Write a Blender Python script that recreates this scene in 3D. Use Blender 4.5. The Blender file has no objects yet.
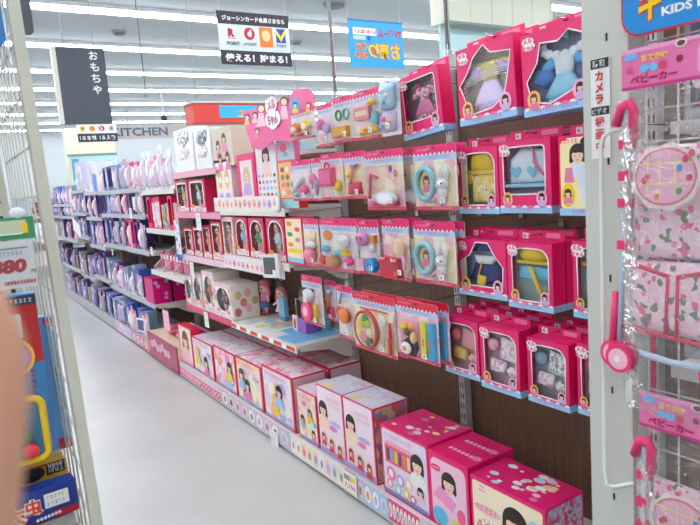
import bpy, math, random
from mathutils import Matrix, Vector
random.seed(7)
C = bpy.context.scene.collection
SC = bpy.context.scene
# ------------------------------------------------------------------ camera
F_PX = 620.68
CAM_M = ((0.8341111026907879, -0.5467091844648102, -0.07326483460556053),
         (0.135098534958155, 0.07370491766841038, 0.9880870260071494),
         (-0.5347962735660359, -0.8340723306364473, 0.13533770001949508))
CAM_H = 1.5
camd = bpy.data.cameras.new('camera'); cam = bpy.data.objects.new('camera', camd); C.objects.link(cam)
r_ = CAM_M
cam.matrix_world = Matrix(((r_[0][0], r_[1][0], r_[2][0], 0), (r_[0][1], r_[1][1], r_[2][1], 0),
                           (r_[0][2], r_[1][2], r_[2][2], CAM_H), (0, 0, 0, 1)))
camd.sensor_width = 36; camd.lens = F_PX / 700 * 36; camd.clip_start = 0.01; camd.clip_end = 100
camd.dof.use_dof = True; camd.dof.focus_distance = 2.6; camd.dof.aperture_fstop = 14
SC.camera = cam
# ------------------------------------------------------------------ world, exposure
w = bpy.data.worlds.new('world'); SC.world = w; w.use_nodes = True
w.node_tree.nodes['Background'].inputs[0].default_value = (0.80, 0.90, 1.0, 1)
w.node_tree.nodes['Background'].inputs[1].default_value = 0.32
SC.view_settings.view_transform = 'Standard'; SC.view_settings.look = 'None'
SC.view_settings.exposure = 0.2; SC.view_settings.gamma = 1
LIGHT_STRENGTH = 17.5
CEIL = 3.80
SC.cycles.use_denoising = True
SC.cycles.max_bounces = 8; SC.cycles.transparent_max_bounces = 16; SC.cycles.caustics_reflective = False; SC.cycles.caustics_refractive = False

def px(u, v, X=None, Y=None, Z=None):
    d = [r_[0][k] * (u - 350) / F_PX - r_[1][k] * (v - 262.5) / F_PX - r_[2][k] for k in range(3)]
    if X is not None: t = X / d[0]
    elif Y is not None: t = Y / d[1]
    else: t = (Z - CAM_H) / d[2]
    return Vector((t * d[0], t * d[1], CAM_H + t * d[2]))

# ------------------------------------------------------------------ materials
def lin(c): return tuple(((x / 255) / 12.92 if x / 255 <= .04045 else ((x / 255 + .055) / 1.055) ** 2.4) for x in c) + (1,)
_m = {}
def M(rgb, rough=.45, metal=0., var=.05, scale=14):
    k = (tuple(rgb), rough, metal, var)
    if k in _m: return _m[k]
    m = bpy.data.materials.new('paint_%02x%02x%02x' % tuple(rgb)); m.use_nodes = True
    n = m.node_tree.nodes; l = m.node_tree.links; b = n['Principled BSDF']
    tc = n.new('ShaderNodeTexCoord'); ns = n.new('ShaderNodeTexNoise'); ns.inputs['Scale'].default_value = scale
    mx = n.new('ShaderNodeMix'); mx.data_type = 'RGBA'; c = lin(rgb)
    mx.inputs['A'].default_value = tuple(x * (1 - var) for x in c[:3]) + (1,)
    mx.inputs['B'].default_value = tuple(min(1, x * (1 + var)) for x in c[:3]) + (1,)
    l.new(tc.outputs['Object'], ns.inputs['Vector']); l.new(ns.outputs['Fac'], mx.inputs['Factor'])
    l.new(mx.outputs['Result'], b.inputs['Base Color'])
    b.inputs['Roughness'].default_value = rough; b.inputs['Metallic'].default_value = metal
    _m[k] = m; return m
def PR(pal, scale=40, rough=.35, seed=0, soft=.25):
    """busy colour print: voronoi cells over noise picking from a palette"""
    k = ('pr', tuple(pal), scale, rough, seed)
    if k in _m: return _m[k]
    m = bpy.data.materials.new('printed_artwork'); m.use_nodes = True
    n = m.node_tree.nodes; l = m.node_tree.links; b = n['Principled BSDF']
    tc = n.new('ShaderNodeTexCoord'); mp = n.new('ShaderNodeMapping'); mp.inputs['Location'].default_value = (seed * 3.7, seed * 1.3, seed * 2.1)
    vo = n.new('ShaderNodeTexVoronoi'); vo.inputs['Scale'].default_value = scale
    ns = n.new('ShaderNodeTexNoise'); ns.inputs['Scale'].default_value = scale * .8
    va = n.new('ShaderNodeVectorMath'); va.operation = 'ADD'
    sc = n.new('ShaderNodeVectorMath'); sc.operation = 'SCALE'; sc.inputs['Scale'].default_value = .8 / scale
    l.new(tc.outputs['Object'], mp.inputs['Vector']); l.new(mp.outputs['Vector'], ns.inputs['Vector'])
    l.new(ns.outputs['Color'], sc.inputs[0]); l.new(mp.outputs['Vector'], va.inputs[0]); l.new(sc.outputs['Vector'], va.inputs[1])
    l.new(va.outputs['Vector'], vo.inputs['Vector'])
    sp = n.new('ShaderNodeSeparateColor'); l.new(vo.outputs['Color'], sp.inputs[0])
    cr = n.new('ShaderNodeValToRGB'); cr.color_ramp.interpolation = 'CONSTANT'
    el = cr.color_ramp.elements
    while len(el) < len(pal): el.new(.5)
    for i, c in enumerate(pal): el[i].position = i / len(pal); el[i].color = lin(c)
    l.new(sp.outputs[0], cr.inputs['Fac']); l.new(cr.outputs['Color'], b.inputs['Base Color'])
    b.inputs['Roughness'].default_value = rough
    _m[k] = m; return m
def CLEAR(name='clear_plastic', gloss=.10, rough=.08, tint=(1, 1, 1), milky=0.0, bump=0.0):
    if name in _m: return _m[name]
    m = bpy.data.materials.new(name); m.use_nodes = True
    n = m.node_tree.nodes; l = m.node_tree.links; n.remove(n['Principled BSDF'])
    tr = n.new('ShaderNodeBsdfTransparent'); tr.inputs[0].default_value = tint + (1,)
    gl = n.new('ShaderNodeBsdfGlossy'); gl.inputs['Roughness'].default_value = rough
    mx = n.new('ShaderNodeMixShader'); lw = n.new('ShaderNodeLayerWeight'); lw.inputs[0].default_value = .25
    ma = n.new('ShaderNodeMath'); ma.operation = 'MULTIPLY_ADD'; ma.inputs[1].default_value = .5; ma.inputs[2].default_value = gloss
    l.new(lw.outputs['Fresnel'], ma.inputs[0]); l.new(ma.outputs[0], mx.inputs[0])
    l.new(tr.outputs[0], mx.inputs[1]); l.new(gl.outputs[0], mx.inputs[2])
    if bump:
        ns = n.new('ShaderNodeTexNoise'); ns.inputs['Scale'].default_value = 22; ns.inputs['Distortion'].default_value = 2
        tc = n.new('ShaderNodeTexCoord'); l.new(tc.outputs['Object'], ns.inputs['Vector'])
        bp = n.new('ShaderNodeBump'); bp.inputs['Strength'].default_value = bump; bp.inputs['Distance'].default_value = .02
        l.new(ns.outputs['Fac'], bp.inputs['Height']); l.new(bp.outputs[0], gl.inputs['Normal'])
    out = mx
    if milky:
        df = n.new('ShaderNodeBsdfDiffuse'); df.inputs[0].default_value = (.9, .92, .95, 1)
        m2 = n.new('ShaderNodeMixShader'); m2.inputs[0].default_value = milky
        l.new(mx.outputs[0], m2.inputs[1]); l.new(df.outputs[0], m2.inputs[2]); out = m2
    l.new(out.outputs[0], n['Material Output'].inputs['Surface'])
    _m[name] = m; return m
def EMIT(rgb, s):
    k = ('em', rgb, s)
    if k in _m: return _m[k]
    m = bpy.data.materials.new('glowing'); m.use_nodes = True
    b = m.node_tree.nodes['Principled BSDF']; b.inputs['Base Color'].default_value = lin(rgb)
    b.inputs['Emission Color'].default_value = lin(rgb); b.inputs['Emission Strength'].default_value = s
    _m[k] = m; return m

HOT = M((236, 26, 110), .35); RED = M((226, 30, 84), .35); PINK = M((242, 120, 170), .4); LPINK = M((250, 190, 212), .4)
WHITE = M((240, 240, 240), .4); CREAM = M((244, 232, 205), .45); SKYB = M((150, 200, 238), .4); YEL = M((248, 206, 40), .4)
SKIN = M((246, 205, 180), .5); HAIR = M((40, 26, 22), .5); BROWNH = M((120, 66, 34), .5); ORAN = M((245, 140, 40), .4)
LILAC = M((200, 175, 225), .45); DARK = M((35, 34, 40), .5); GREY = M((150, 152, 158), .5); BLUE = M((30, 80, 190), .4)
MINT = M((160, 220, 200), .4); PURP = M((150, 80, 190), .4); NAVY = M((28, 38, 110), .6); GREEN = M((70, 150, 70), .5)
STEEL = M((222, 222, 214), .35); PEARL = M((214, 212, 200), .45); CHROME = M((200, 205, 210), .2, .9)
CLEARP = CLEAR(gloss=.03); FILM = CLEAR('crinkled_film', .03, .16, bump=.5); BAG = CLEAR('plastic_bag', .10, .14, (.96, .97, .98), .03, bump=.8)
ART_PK = [(250, 220, 232), (244, 150, 190), (250, 236, 200), (226, 60, 120), (190, 214, 240), (255, 255, 250), (250, 190, 120)]
ART_LT = [(252, 238, 240), (250, 205, 220), (255, 250, 240), (225, 200, 235), (200, 225, 245), (250, 220, 180), (240, 130, 170)]
ART_YE = [(252, 238, 190), (250, 215, 90), (250, 180, 190), (255, 255, 245), (240, 120, 140), (190, 220, 170), (250, 150, 60)]
ART_BL = [(70, 90, 160), (150, 170, 220), (220, 225, 245), (110, 80, 160), (60, 60, 110), (190, 150, 210), (230, 120, 170)]
ART_DK = [(60, 50, 70), (110, 90, 120), (200, 170, 190), (150, 60, 100), (90, 120, 160), (230, 220, 225), (160, 130, 90)]
ART_WH = [(240, 240, 245), (225, 228, 238), (250, 250, 252), (200, 200, 215), (235, 210, 225), (180, 190, 210)]

# ------------------------------------------------------------------ mesh builder
_txt = {}
def text_geo(s, bold=0.0):
    k = (s, bold)
    if k not in _txt:
        cu = bpy.data.curves.new('writing', 'FONT'); cu.body = s; cu.size = 1; cu.resolution_u = 2; cu.offset = bold
        o = bpy.data.objects.new('writing', cu); C.objects.link(o)
        me = bpy.data.meshes.new_from_object(o.evaluated_get(bpy.context.evaluated_depsgraph_get()))
        vs = [(v.co.x, v.co.y) for v in me.vertices]; fs = [tuple(p.vertices) for p in me.polygons]
        bpy.data.objects.remove(o); bpy.data.curves.remove(cu); bpy.data.meshes.remove(me)
        x0 = min(a for a, b in vs); x1 = max(a for a, b in vs); y0 = min(b for a, b in vs); y1 = max(b for a, b in vs)
        _txt[k] = ([(a - (x0 + x1) / 2, b - (y0 + y1) / 2) for a, b in vs], fs, x1 - x0, y1 - y0)
    return _txt[k]

class MB:
    def __init__(s): s.v = []; s.f = []; s.mi = []; s.m = []; s.sm = []; s.T = None
    def mat(s, m):
        if m not in s.m: s.m.append(m)
        return s.m.index(m)
    def add(s, vs, fs, m, smooth=False):
        o = len(s.v); k = s.mat(m)
        if s.T is not None: vs = [tuple(s.T @ Vector(p)) for p in vs]
        s.v += [tuple(p) for p in vs]
        for f in fs: s.f.append(tuple(i + o for i in f)); s.mi.append(k); s.sm.append(smooth)
        return s
    def box(s, x0, x1, y0, y1, z0, z1, m):
        v = [(x, y, z) for z in (z0, z1) for y in (y0, y1) for x in (x0, x1)]
        return s.add(v, [(0, 2, 3, 1), (4, 5, 7, 6), (0, 1, 5, 4), (2, 6, 7, 3), (0, 4, 6, 2), (1, 3, 7, 5)], m)
    def poly(s, pts, y, m):
        s.k = getattr(s, 'k', 0) + 1; y -= 2e-5 * s.k
        return s.add([(a, y, b) for a, b in pts], [tuple(range(len(pts)))], m)
    def rect(s, x0, x1, z0, z1, y, m): return s.poly([(x0, z0), (x1, z0), (x1, z1), (x0, z1)], y, m)
    def rr(s, x0, x1, z0, z1, r, y, m): return s.poly(rrect(x0, x1, z0, z1, r), y, m)
    def ell(s, cx, cz, rx, rz, y, m, n=20, a0=0, a1=2 * math.pi):
        k = n if abs(a1 - a0 - 2 * math.pi) < 1e-6 else n + 1
        return s.poly([(cx + rx * math.cos(a0 + (a1 - a0) * i / n), cz + rz * math.sin(a0 + (a1 - a0) * i / n)) for i in range(k)], y, m)
    def top(s, x0, x1, y0, y1, z, m): return s.add([(x0, y0, z), (x1, y0, z), (x1, y1, z), (x0, y1, z)], [(0, 1, 2, 3)], m)
    def prism(s, pts, y0, y1, m):
        n = len(pts); v = [(a, y0, b) for a, b in pts] + [(a, y1, b) for a, b in pts]
        return s.add(v, [tuple(range(n)), tuple(range(2 * n - 1, n - 1, -1))] + [(i, i + n, (i + 1) % n + n, (i + 1) % n) for i in range(n)], m)
    def puff(s, pts, y, t, m, back=True):
        n = len(pts); cx = sum(p[0] for p in pts) / n; cz = sum(p[1] for p in pts) / n; v = []
        for k, d in ((1, 0), (.93, .55), (.72, .9), (.35, 1.0)):
            v += [(cx + (a - cx) * k, y - t * d, cz + (b - cz) * k) for a, b in pts]
        v.append((cx, y - t, cz)); f = []
        for r in range(3):
            for i in range(n): f.append((r * n + i, r * n + (i + 1) % n, (r + 1) * n + (i + 1) % n, (r + 1) * n + i))
        for i in range(n): f.append((3 * n + i, 3 * n + (i + 1) % n, 4 * n))
        if back: f.append(tuple(range(n - 1, -1, -1)))
        return s.add(v, f, m, True)
    def ball(s, c, r, m, n=14, k=9):
        if not hasattr(r, '__len__'): r = (r, r, r)
        v = [(c[0], c[1], c[2] + r[2])]
        for j in range(1, k):
            t = math.pi * j / k
            for i in range(n):
                a = 2 * math.pi * i / n; v.append((c[0] + r[0] * math.sin(t) * math.cos(a), c[1] + r[1] * math.sin(t) * math.sin(a), c[2] + r[2] * math.cos(t)))
        v.append((c[0], c[1], c[2] - r[2])); f = []
        for i in range(n): f.append((0, 1 + i, 1 + (i + 1) % n))
        for j in range(k - 2):
            for i in range(n): a = 1 + j * n; f.append((a + i, a + n + i, a + n + (i + 1) % n, a + (i + 1) % n))
        a = 1 + (k - 2) * n
        for i in range(n): f.append((a + i, len(v) - 1, a + (i + 1) % n))
        return s.add(v, f, m, True)
    def tube(s, pts, r, m, n=8, caps=True):
        P = [Vector(p) for p in pts]; R = r if hasattr(r, '__len__') else [r] * len(P); v = []; up = None
        for i, p in enumerate(P):
            d = ((P[min(i + 1, len(P) - 1)] - P[max(i - 1, 0)])).normalized()
            if up is None: up = Vector((0, 0, 1)) if abs(d.z) < .9 else Vector((1, 0, 0))
            a = d.cross(up)
            if a.length < 1e-5: a = d.cross(Vector((1, 0, 0)))
            a.normalize(); b = a.cross(d).normalized(); up = b
            v += [tuple(p + (a * math.cos(2 * math.pi * k / n) + b * math.sin(2 * math.pi * k / n)) * R[i]) for k in range(n)]
        f = [(i * n + k, i * n + (k + 1) % n, (i + 1) * n + (k + 1) % n, (i + 1) * n + k) for i in range(len(P) - 1) for k in range(n)]
        if caps: f += [tuple(range(n - 1, -1, -1)), tuple(range((len(P) - 1) * n, len(P) * n))]
        return s.add(v, f, m, True)
    def ring(s, c, r, t, m, axis='y', n=28, rz=None):
        rz = rz or r
        pts = []
        for i in range(n + 1):
            a = 2 * math.pi * i / n; q = (r * math.cos(a), rz * math.sin(a))
            pts.append((c[0] + q[0], c[1], c[2] + q[1]) if axis == 'y' else (c[0], c[1] + q[0], c[2] + q[1]) if axis == 'x' else (c[0] + q[0], c[1] + q[1], c[2]))
        return s.tube(pts, t, m, 6, False)
    def cyl(s, c, r, h, m, axis='y', n=24):
        a = [(r * math.cos(2 * math.pi * i / n), r * math.sin(2 * math.pi * i / n)) for i in range(n)]
        g = {'y': lambda p, t: (c[0] + p[0], c[1] + t, c[2] + p[1]), 'x': lambda p, t: (c[0] + t, c[1] + p[0], c[2] + p[1]), 'z': lambda p, t: (c[0] + p[0], c[1] + p[1], c[2] + t)}[axis]
        v = [g(p, 0) for p in a] + [g(p, h) for p in a]
        return s.add(v, [tuple(range(n)), tuple(range(2 * n - 1, n - 1, -1))] + [(i, i + n, (i + 1) % n + n, (i + 1) % n) for i in range(n)], m)
    def text(s, t, x, z, h, y, m, ang=0, wid=None, mirror=False, bold=.02, shear=0, flat=None):
        vs, fs, w, hh = text_geo(t, bold); k = h / hh; kx = wid / w if wid else k; kx = -kx if mirror else kx
        c, sn = math.cos(ang), math.sin(ang); q = []
        for a, b in vs:
            a2, b2 = a * kx + b * k * shear, b * k; q.append((x + a2 * c - b2 * sn, z + a2 * sn + b2 * c))
        s.k = getattr(s, 'k', 0) + 1; y -= 2e-5 * s.k
        return s.add([(a, y, b) for a, b in q], fs, m)
    def vtext(s, t, x, z, h, y, m, step=1.15, bold=.02, mirror=False):
        for i, ch in enumerate(t): s.text(ch, x, z - i * h * step, h * (.92 if ch not in 'ー・' else .15), y, m, bold=bold, mirror=mirror, wid=h * .9)
        return s
    def outlined(s, t, x, z, h, y, m, mo, k=.10, **kw):
        s.text(t, x, z, h * 1.06, y + .0004, mo, bold=k, **kw); return s.text(t, x, z, h, y, m, bold=.03, **kw)
    def holed(s, x0, x1, z0, z1, hole, y, m, rim=None, rimw=.004, depth=.0):
        cx = sum(p[0] for p in hole) / len(hole); cz = sum(p[1] for p in hole) / len(hole)
        A = set(2 * math.pi * i / 48 for i in range(48))
        for a, b in ((x0, z0), (x1, z0), (x1, z1), (x0, z1)): A.add(math.atan2(b - cz, a - cx) % (2 * math.pi))
        for a, b in hole: A.add(round(math.atan2(b - cz, a - cx) % (2 * math.pi), 4))
        A = sorted(A); out = []; inn = []
        for t in A:
            c, sn = math.cos(t), math.sin(t); R = []
            if c > 1e-9: R.append((x1 - cx) / c)
            if c < -1e-9: R.append((x0 - cx) / c)
            if sn > 1e-9: R.append((z1 - cz) / sn)
            if sn < -1e-9: R.append((z0 - cz) / sn)
            R = min(R); rr_ = 0; n = len(hole)
            for i in range(n):
                ax, az = hole[i][0] - cx, hole[i][1] - cz; bx, bz = hole[(i + 1) % n][0] - cx, hole[(i + 1) % n][1] - cz
                ex, ez = bx - ax, bz - az; den = c * ez - sn * ex
                if abs(den) < 1e-12: continue
                r = (ax * ez - az * ex) / den; u = (ax * sn - az * c) / den
                if r > 0 and -1e-4 <= u <= 1.0001: rr_ = max(rr_, r)
            rr_ = min(rr_ or .001, R * .995); out.append((cx + R * c, cz + R * sn)); inn.append((cx + rr_ * c, cz + rr_ * sn))
        n = len(A); v = [(a, y, b) for a, b in out] + [(a, y, b) for a, b in inn]
        s.add(v, [(i, (i + 1) % n, (i + 1) % n + n, i + n) for i in range(n)], m)
        if rim:
            g = []
            for a, b in inn:
                d = math.hypot(a - cx, b - cz); g.append((cx + (a - cx) * (1 + rimw / d), cz + (b - cz) * (1 + rimw / d)))
            v = [(a, y - .0006, b) for a, b in g] + [(a, y - .0006, b) for a, b in inn]
            s.add(v, [(i, (i + 1) % n, (i + 1) % n + n, i + n) for i in range(n)], rim)
        if depth:
            v = [(a, y, b) for a, b in inn] + [(a, y + depth, b) for a, b in inn]
            s.add(v, [(i, (i + 1) % n, (i + 1) % n + n, i + n) for i in range(n)], m)
        return s
    def build(s, name, parent=None, loc=None, rotz=0):
        me = bpy.data.meshes.new(name); me.from_pydata(s.v, [], s.f); me.update()
        for m in s.m: me.materials.append(m)
        me.polygons.foreach_set('material_index', s.mi); me.polygons.foreach_set('use_smooth', s.sm)
        o = bpy.data.objects.new(name, me); C.objects.link(o)
        if parent: o.parent = parent
        if loc is not None: o.location = loc
        if rotz: o.rotation_euler.z = rotz
        return o
def rrect(x0, x1, z0, z1, r, n=5):
    p = []
    for cx, cz, a in ((x1 - r, z0 + r, -90), (x1 - r, z1 - r, 0), (x0 + r, z1 - r, 90), (x0 + r, z0 + r, 180)):
        for i in range(n + 1): t = math.radians(a + 90 * i / n); p.append((cx + r * math.cos(t), cz + r * math.sin(t)))
    return p
def arch(x0, x1, z0, z1, r, n=9):
    p = [(x0, z0), (x1, z0)]
    for cx, a in ((x1 - r, 0), (x0 + r, 90)):
        for i in range(n + 1): t = math.radians(a + 90 * i / n); p.append((cx + r * math.cos(t), z1 - r + r * math.sin(t)))
    return p
def star(cx, cz, r, r2, n=5, a=90):
    return [(cx + (r if i % 2 == 0 else r2) * math.cos(math.radians(a + i * 180 / n)), cz + (r if i % 2 == 0 else r2) * math.sin(math.radians(a + i * 180 / n))) for i in range(2 * n)]
def heart(cx, cz, r, n=20):
    return [(cx + r * .06 * 16 * math.sin(t) ** 3, cz + r * .06 * (13 * math.cos(t) - 5 * math.cos(2 * t) - 2 * math.cos(3 * t) - math.cos(4 * t))) for t in [2 * math.pi * i / n for i in range(n)]]
def thing(name, label, cat, loc=(0, 0, 0), rotz=0, group=None):
    o = bpy.data.objects.new(name, None); C.objects.link(o); o.empty_display_size = .05
    o.location = loc; o.rotation_euler.z = rotz; o['label'] = label; o['category'] = cat
    if group: o['group'] = group
    return o
def tag(o, label, cat, group=None, kind=None):
    o['label'] = label; o['category'] = cat
    if group: o['group'] = group
    if kind: o['kind'] = kind
    return o
def struct(o): o['kind'] = 'structure'; return o
def dup(o, loc=None, label=None, group=None, rotz=None):
    r = o.copy(); C.objects.link(r)
    for ch in list(o.children):
        c = ch.copy(); C.objects.link(c); c.parent = r
        for g in list(ch.children): d = g.copy(); C.objects.link(d); d.parent = c
    if loc is not None: r.location = loc
    if rotz is not None: r.rotation_euler.z = rotz
    if label: r['label'] = label
    if group: r['group'] = group
    return r
RZ = -math.pi / 2          # things on the long gondola face the aisle (-X)
def quad(X, tl, tr, bl=None, zb=None):
    a = px(*tl, X=X); b = px(*tr, X=X); wd = a.y - b.y; zt = (a.z + b.z) / 2
    if zb is None: zb = px(*bl, X=X).z
    return (X, (a.y + b.y) / 2, zb), wd, zt - zb
# ------------------------------------------------------------------ SETTING
XF, XB = 1.43, 1.93       # base front, back panel
# floor with faint scuffs
m = bpy.data.materials.new('vinyl_floor'); m.use_nodes = True; n = m.node_tree.nodes; l = m.node_tree.links; b = n['Principled BSDF']
tc = n.new('ShaderNodeTexCoord'); n1 = n.new('ShaderNodeTexNoise'); n1.inputs['Scale'].default_value = 1.3; n1.inputs['Detail'].default_value = 6
n2 = n.new('ShaderNodeTexNoise'); n2.inputs['Scale'].default_value = 60; cr = n.new('ShaderNodeValToRGB')
cr.color_ramp.elements[0].color = lin((184, 183, 180)); cr.color_ramp.elements[0].position = .3; cr.color_ramp.elements[1].color = lin((200, 199, 196)); cr.color_ramp.elements[1].position = .7
l.new(tc.outputs['Object'], n1.inputs['Vector']); l.new(tc.outputs['Object'], n2.inputs['Vector']); l.new(n1.outputs['Fac'], cr.inputs['Fac']); l.new(cr.outputs['Color'], b.inputs['Base Color'])
mr = n.new('ShaderNodeMapRange'); mr.inputs['To Min'].default_value = .22; mr.inputs['To Max'].default_value = .42; l.new(n1.outputs['Fac'], mr.inputs['Value']); l.new(mr.outputs[0], b.inputs['Roughness'])
struct(MB().box(-7, 14, -4, 24, -.05, 0, m).build('floor'))
CEILM = M((176, 186, 192), .7, var=.02, scale=2)
struct(MB().box(-7, 14, -4, 24, CEIL, CEIL + .1, CEILM).build('ceiling'))
WALLM = M((200, 206, 210), .6, var=.02)
struct(MB().box(-7, 14, 24, 24.1, 0, CEIL, WALLM).build('wall_back'))
struct(MB().box(-7.1, -7, -4, 24, 0, CEIL, WALLM).build('wall_left'))
struct(MB().box(14, 14.1, -4, 24, 0, CEIL, M((225, 224, 212), .6, var=.02)).build('wall_right'))
struct(MB().box(-7, 14, -4.1, -4, 0, CEIL, WALLM).build('wall_front'))
# dropped soffit and pale partition over the right-hand department
SOF = M((212, 210, 194), .6, var=.02)
a = px(448, 19, Y=5.6); xe = px(553, 30, Y=5.6).x; zs = a.z - .02
sb = MB().box(a.x, xe, 5.6, 5.9, zs, CEIL, SOF)
for k in range(1, 6): sb.box(a.x + .36 * k, a.x + .368 * k, 5.595, 5.5995, zs, CEIL, M((205, 204, 190), .6))
sb.box(a.x, xe, 5.575, 5.5995, zs - .03, zs, M((120, 130, 128), .5))
struct(sb.build('trim_1'))
PANEL = M((172, 202, 208), .35, var=.03)
struct(MB().box(a.x + .02, xe - .02, 5.75, 5.8, 0, zs, PANEL).build('wall_partition'))
# ceiling light rows (continuous battens running across the aisle)
TUBE = EMIT((246, 250, 255), LIGHT_STRENGTH); BATT = M((225, 230, 232), .5)
k0 = CEIL - CAM_H
rows = [-.9, 1.1, 3.0, 4.9, 6.6] + []
Yl = [3.58 * k0, 4.45 * k0, 5.33 * k0, 6.2 * k0, 7.1 * k0, 8.0 * k0, 8.9 * k0, 9.8 * k0]
Yl = [Yl[0] - 2.02 * i for i in range(5, 0, -1)] + Yl
for i, Y in enumerate(Yl):
    t = thing('ceiling_light', ['', '', '', '', '', 'nearest long white light batten crossing the top of the view', 'second long white light batten, behind the points banner', 'third light batten, just below the blue banner'][i] if 5 <= i < 8 else (['light batten furthest behind the photographer', 'light batten a little behind the photographer', 'light batten directly over the photographer', 'light batten overhead just ahead of the photographer', 'light batten above the near shelves, just out of view at the top'][i] if i < 5 else ['fourth light batten down the ceiling, behind the toys sign', 'fifth light batten down the ceiling, above the red sign', 'sixth light batten down the ceiling, level with the red sign', 'seventh light batten, low over the far shelves', 'farthest light batten, just above the kitchen sign'][i - 8]), 'light', (3.2, Y, CEIL), 0, None)
    MB().box(-9.6, 10, -.09, .09, -.05, 0, BATT).build('housing', t)
    MB().box(-9.5, 9.9, -.055, .055, -.085, -.0505, TUBE).build('tube', t)
# ceiling air vents / detectors
for i, (u, v, lb) in enumerate([(78, 6, 'small dark round ceiling detector near the top left corner'), (119, 31, 'small dark ceiling detector between the first two light rows'), (296, 41, 'grey ceiling speaker right of the points banner'), (335, 3, 'dark oval ceiling speaker above the blue banner')]):
    p = px(u, v, Z=CEIL); t = thing('ceiling_detector', lb, 'detector', p)
    MB().cyl((0, 0, -.03), .10 if i < 3 else .16, .03, GREY, 'z').build('rim', t); MB().cyl((0, 0, -.055), .07 if i < 3 else .12, .025, M((110, 112, 118), .5), 'z').build('grille', t)

# ------------------------------------------------------------------ GONDOLA
BROWN = bpy.data.materials.new('walnut_panel'); BROWN.use_nodes = True; n = BROWN.node_tree.nodes; l = BROWN.node_tree.links; b = n['Principled BSDF']
tc = n.new('ShaderNodeTexCoord'); mp = n.new('ShaderNodeMapping'); mp.inputs['Scale'].default_value = (1, 30, 1.2); ns = n.new('ShaderNodeTexNoise'); ns.inputs['Scale'].default_value = 4; ns.inputs['Detail'].default_value = 5
cr = n.new('ShaderNodeValToRGB'); cr.color_ramp.elements[0].color = lin((96, 72, 56)); cr.color_ramp.elements[0].position = .3; cr.color_ramp.elements[1].color = lin((124, 94, 74)); cr.color_ramp.elements[1].position = .72
l.new(tc.outputs['Object'], mp.inputs['Vector']); l.new(mp.outputs['Vector'], ns.inputs['Vector']); l.new(ns.outputs['Fac'], cr.inputs['Fac']); l.new(cr.outputs['Color'], b.inputs['Base Color']); b.inputs['Roughness'].default_value = .5
SHW = M((228, 226, 220), .4); UPR = M((196, 198, 198), .35, .3)
BAYY = [.22, 1.12, 2.05, 2.98, 3.91, 4.84, 5.77, 6.70, 7.63, 8.56, 9.49, 10.42, 11.35]
baylab = ['near end of long toy gondola, bare brown back panel beside the white post', 'toy gondola bay with walnut back panel behind the doll outfit boxes', 'toy gondola bay with walnut back panel behind the food play blister packs',
          'toy gondola bay whose open shelf carries the doll play scene', 'toy gondola bay with pink doll boxes and white boxes on top', 'toy gondola bay with the pink heart tray at floor level',
          'toy gondola bay with two magenta boxes at its near end', 'toy gondola bay of purple packs just past the magenta boxes', 'toy gondola bay of blue packs in the middle distance',
          'toy gondola bay under the tall pale lavender boxes', 'far toy gondola bay next to the white curved price strips', 'farthest toy gondola bay at the end of the aisle']
LEV = {0: [], 1: [], 2: [], 3: [.60, 1.06, 1.36], 4: [.60, 1.0, 1.33, 1.63], 5: [.80, 1.18, 1.52], 6: [.46, .96, 1.30, 1.55], 7: [.46, .96, 1.30, 1.55], 8: [.5, .9, 1.25, 1.56], 9: [.42, .98, 1.3, 1.60], 10: [.46, .9, 1.24, 1.42], 11: [.46, .9, 1.24, 1.42]}
SX = 1.52
bays = []
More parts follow.
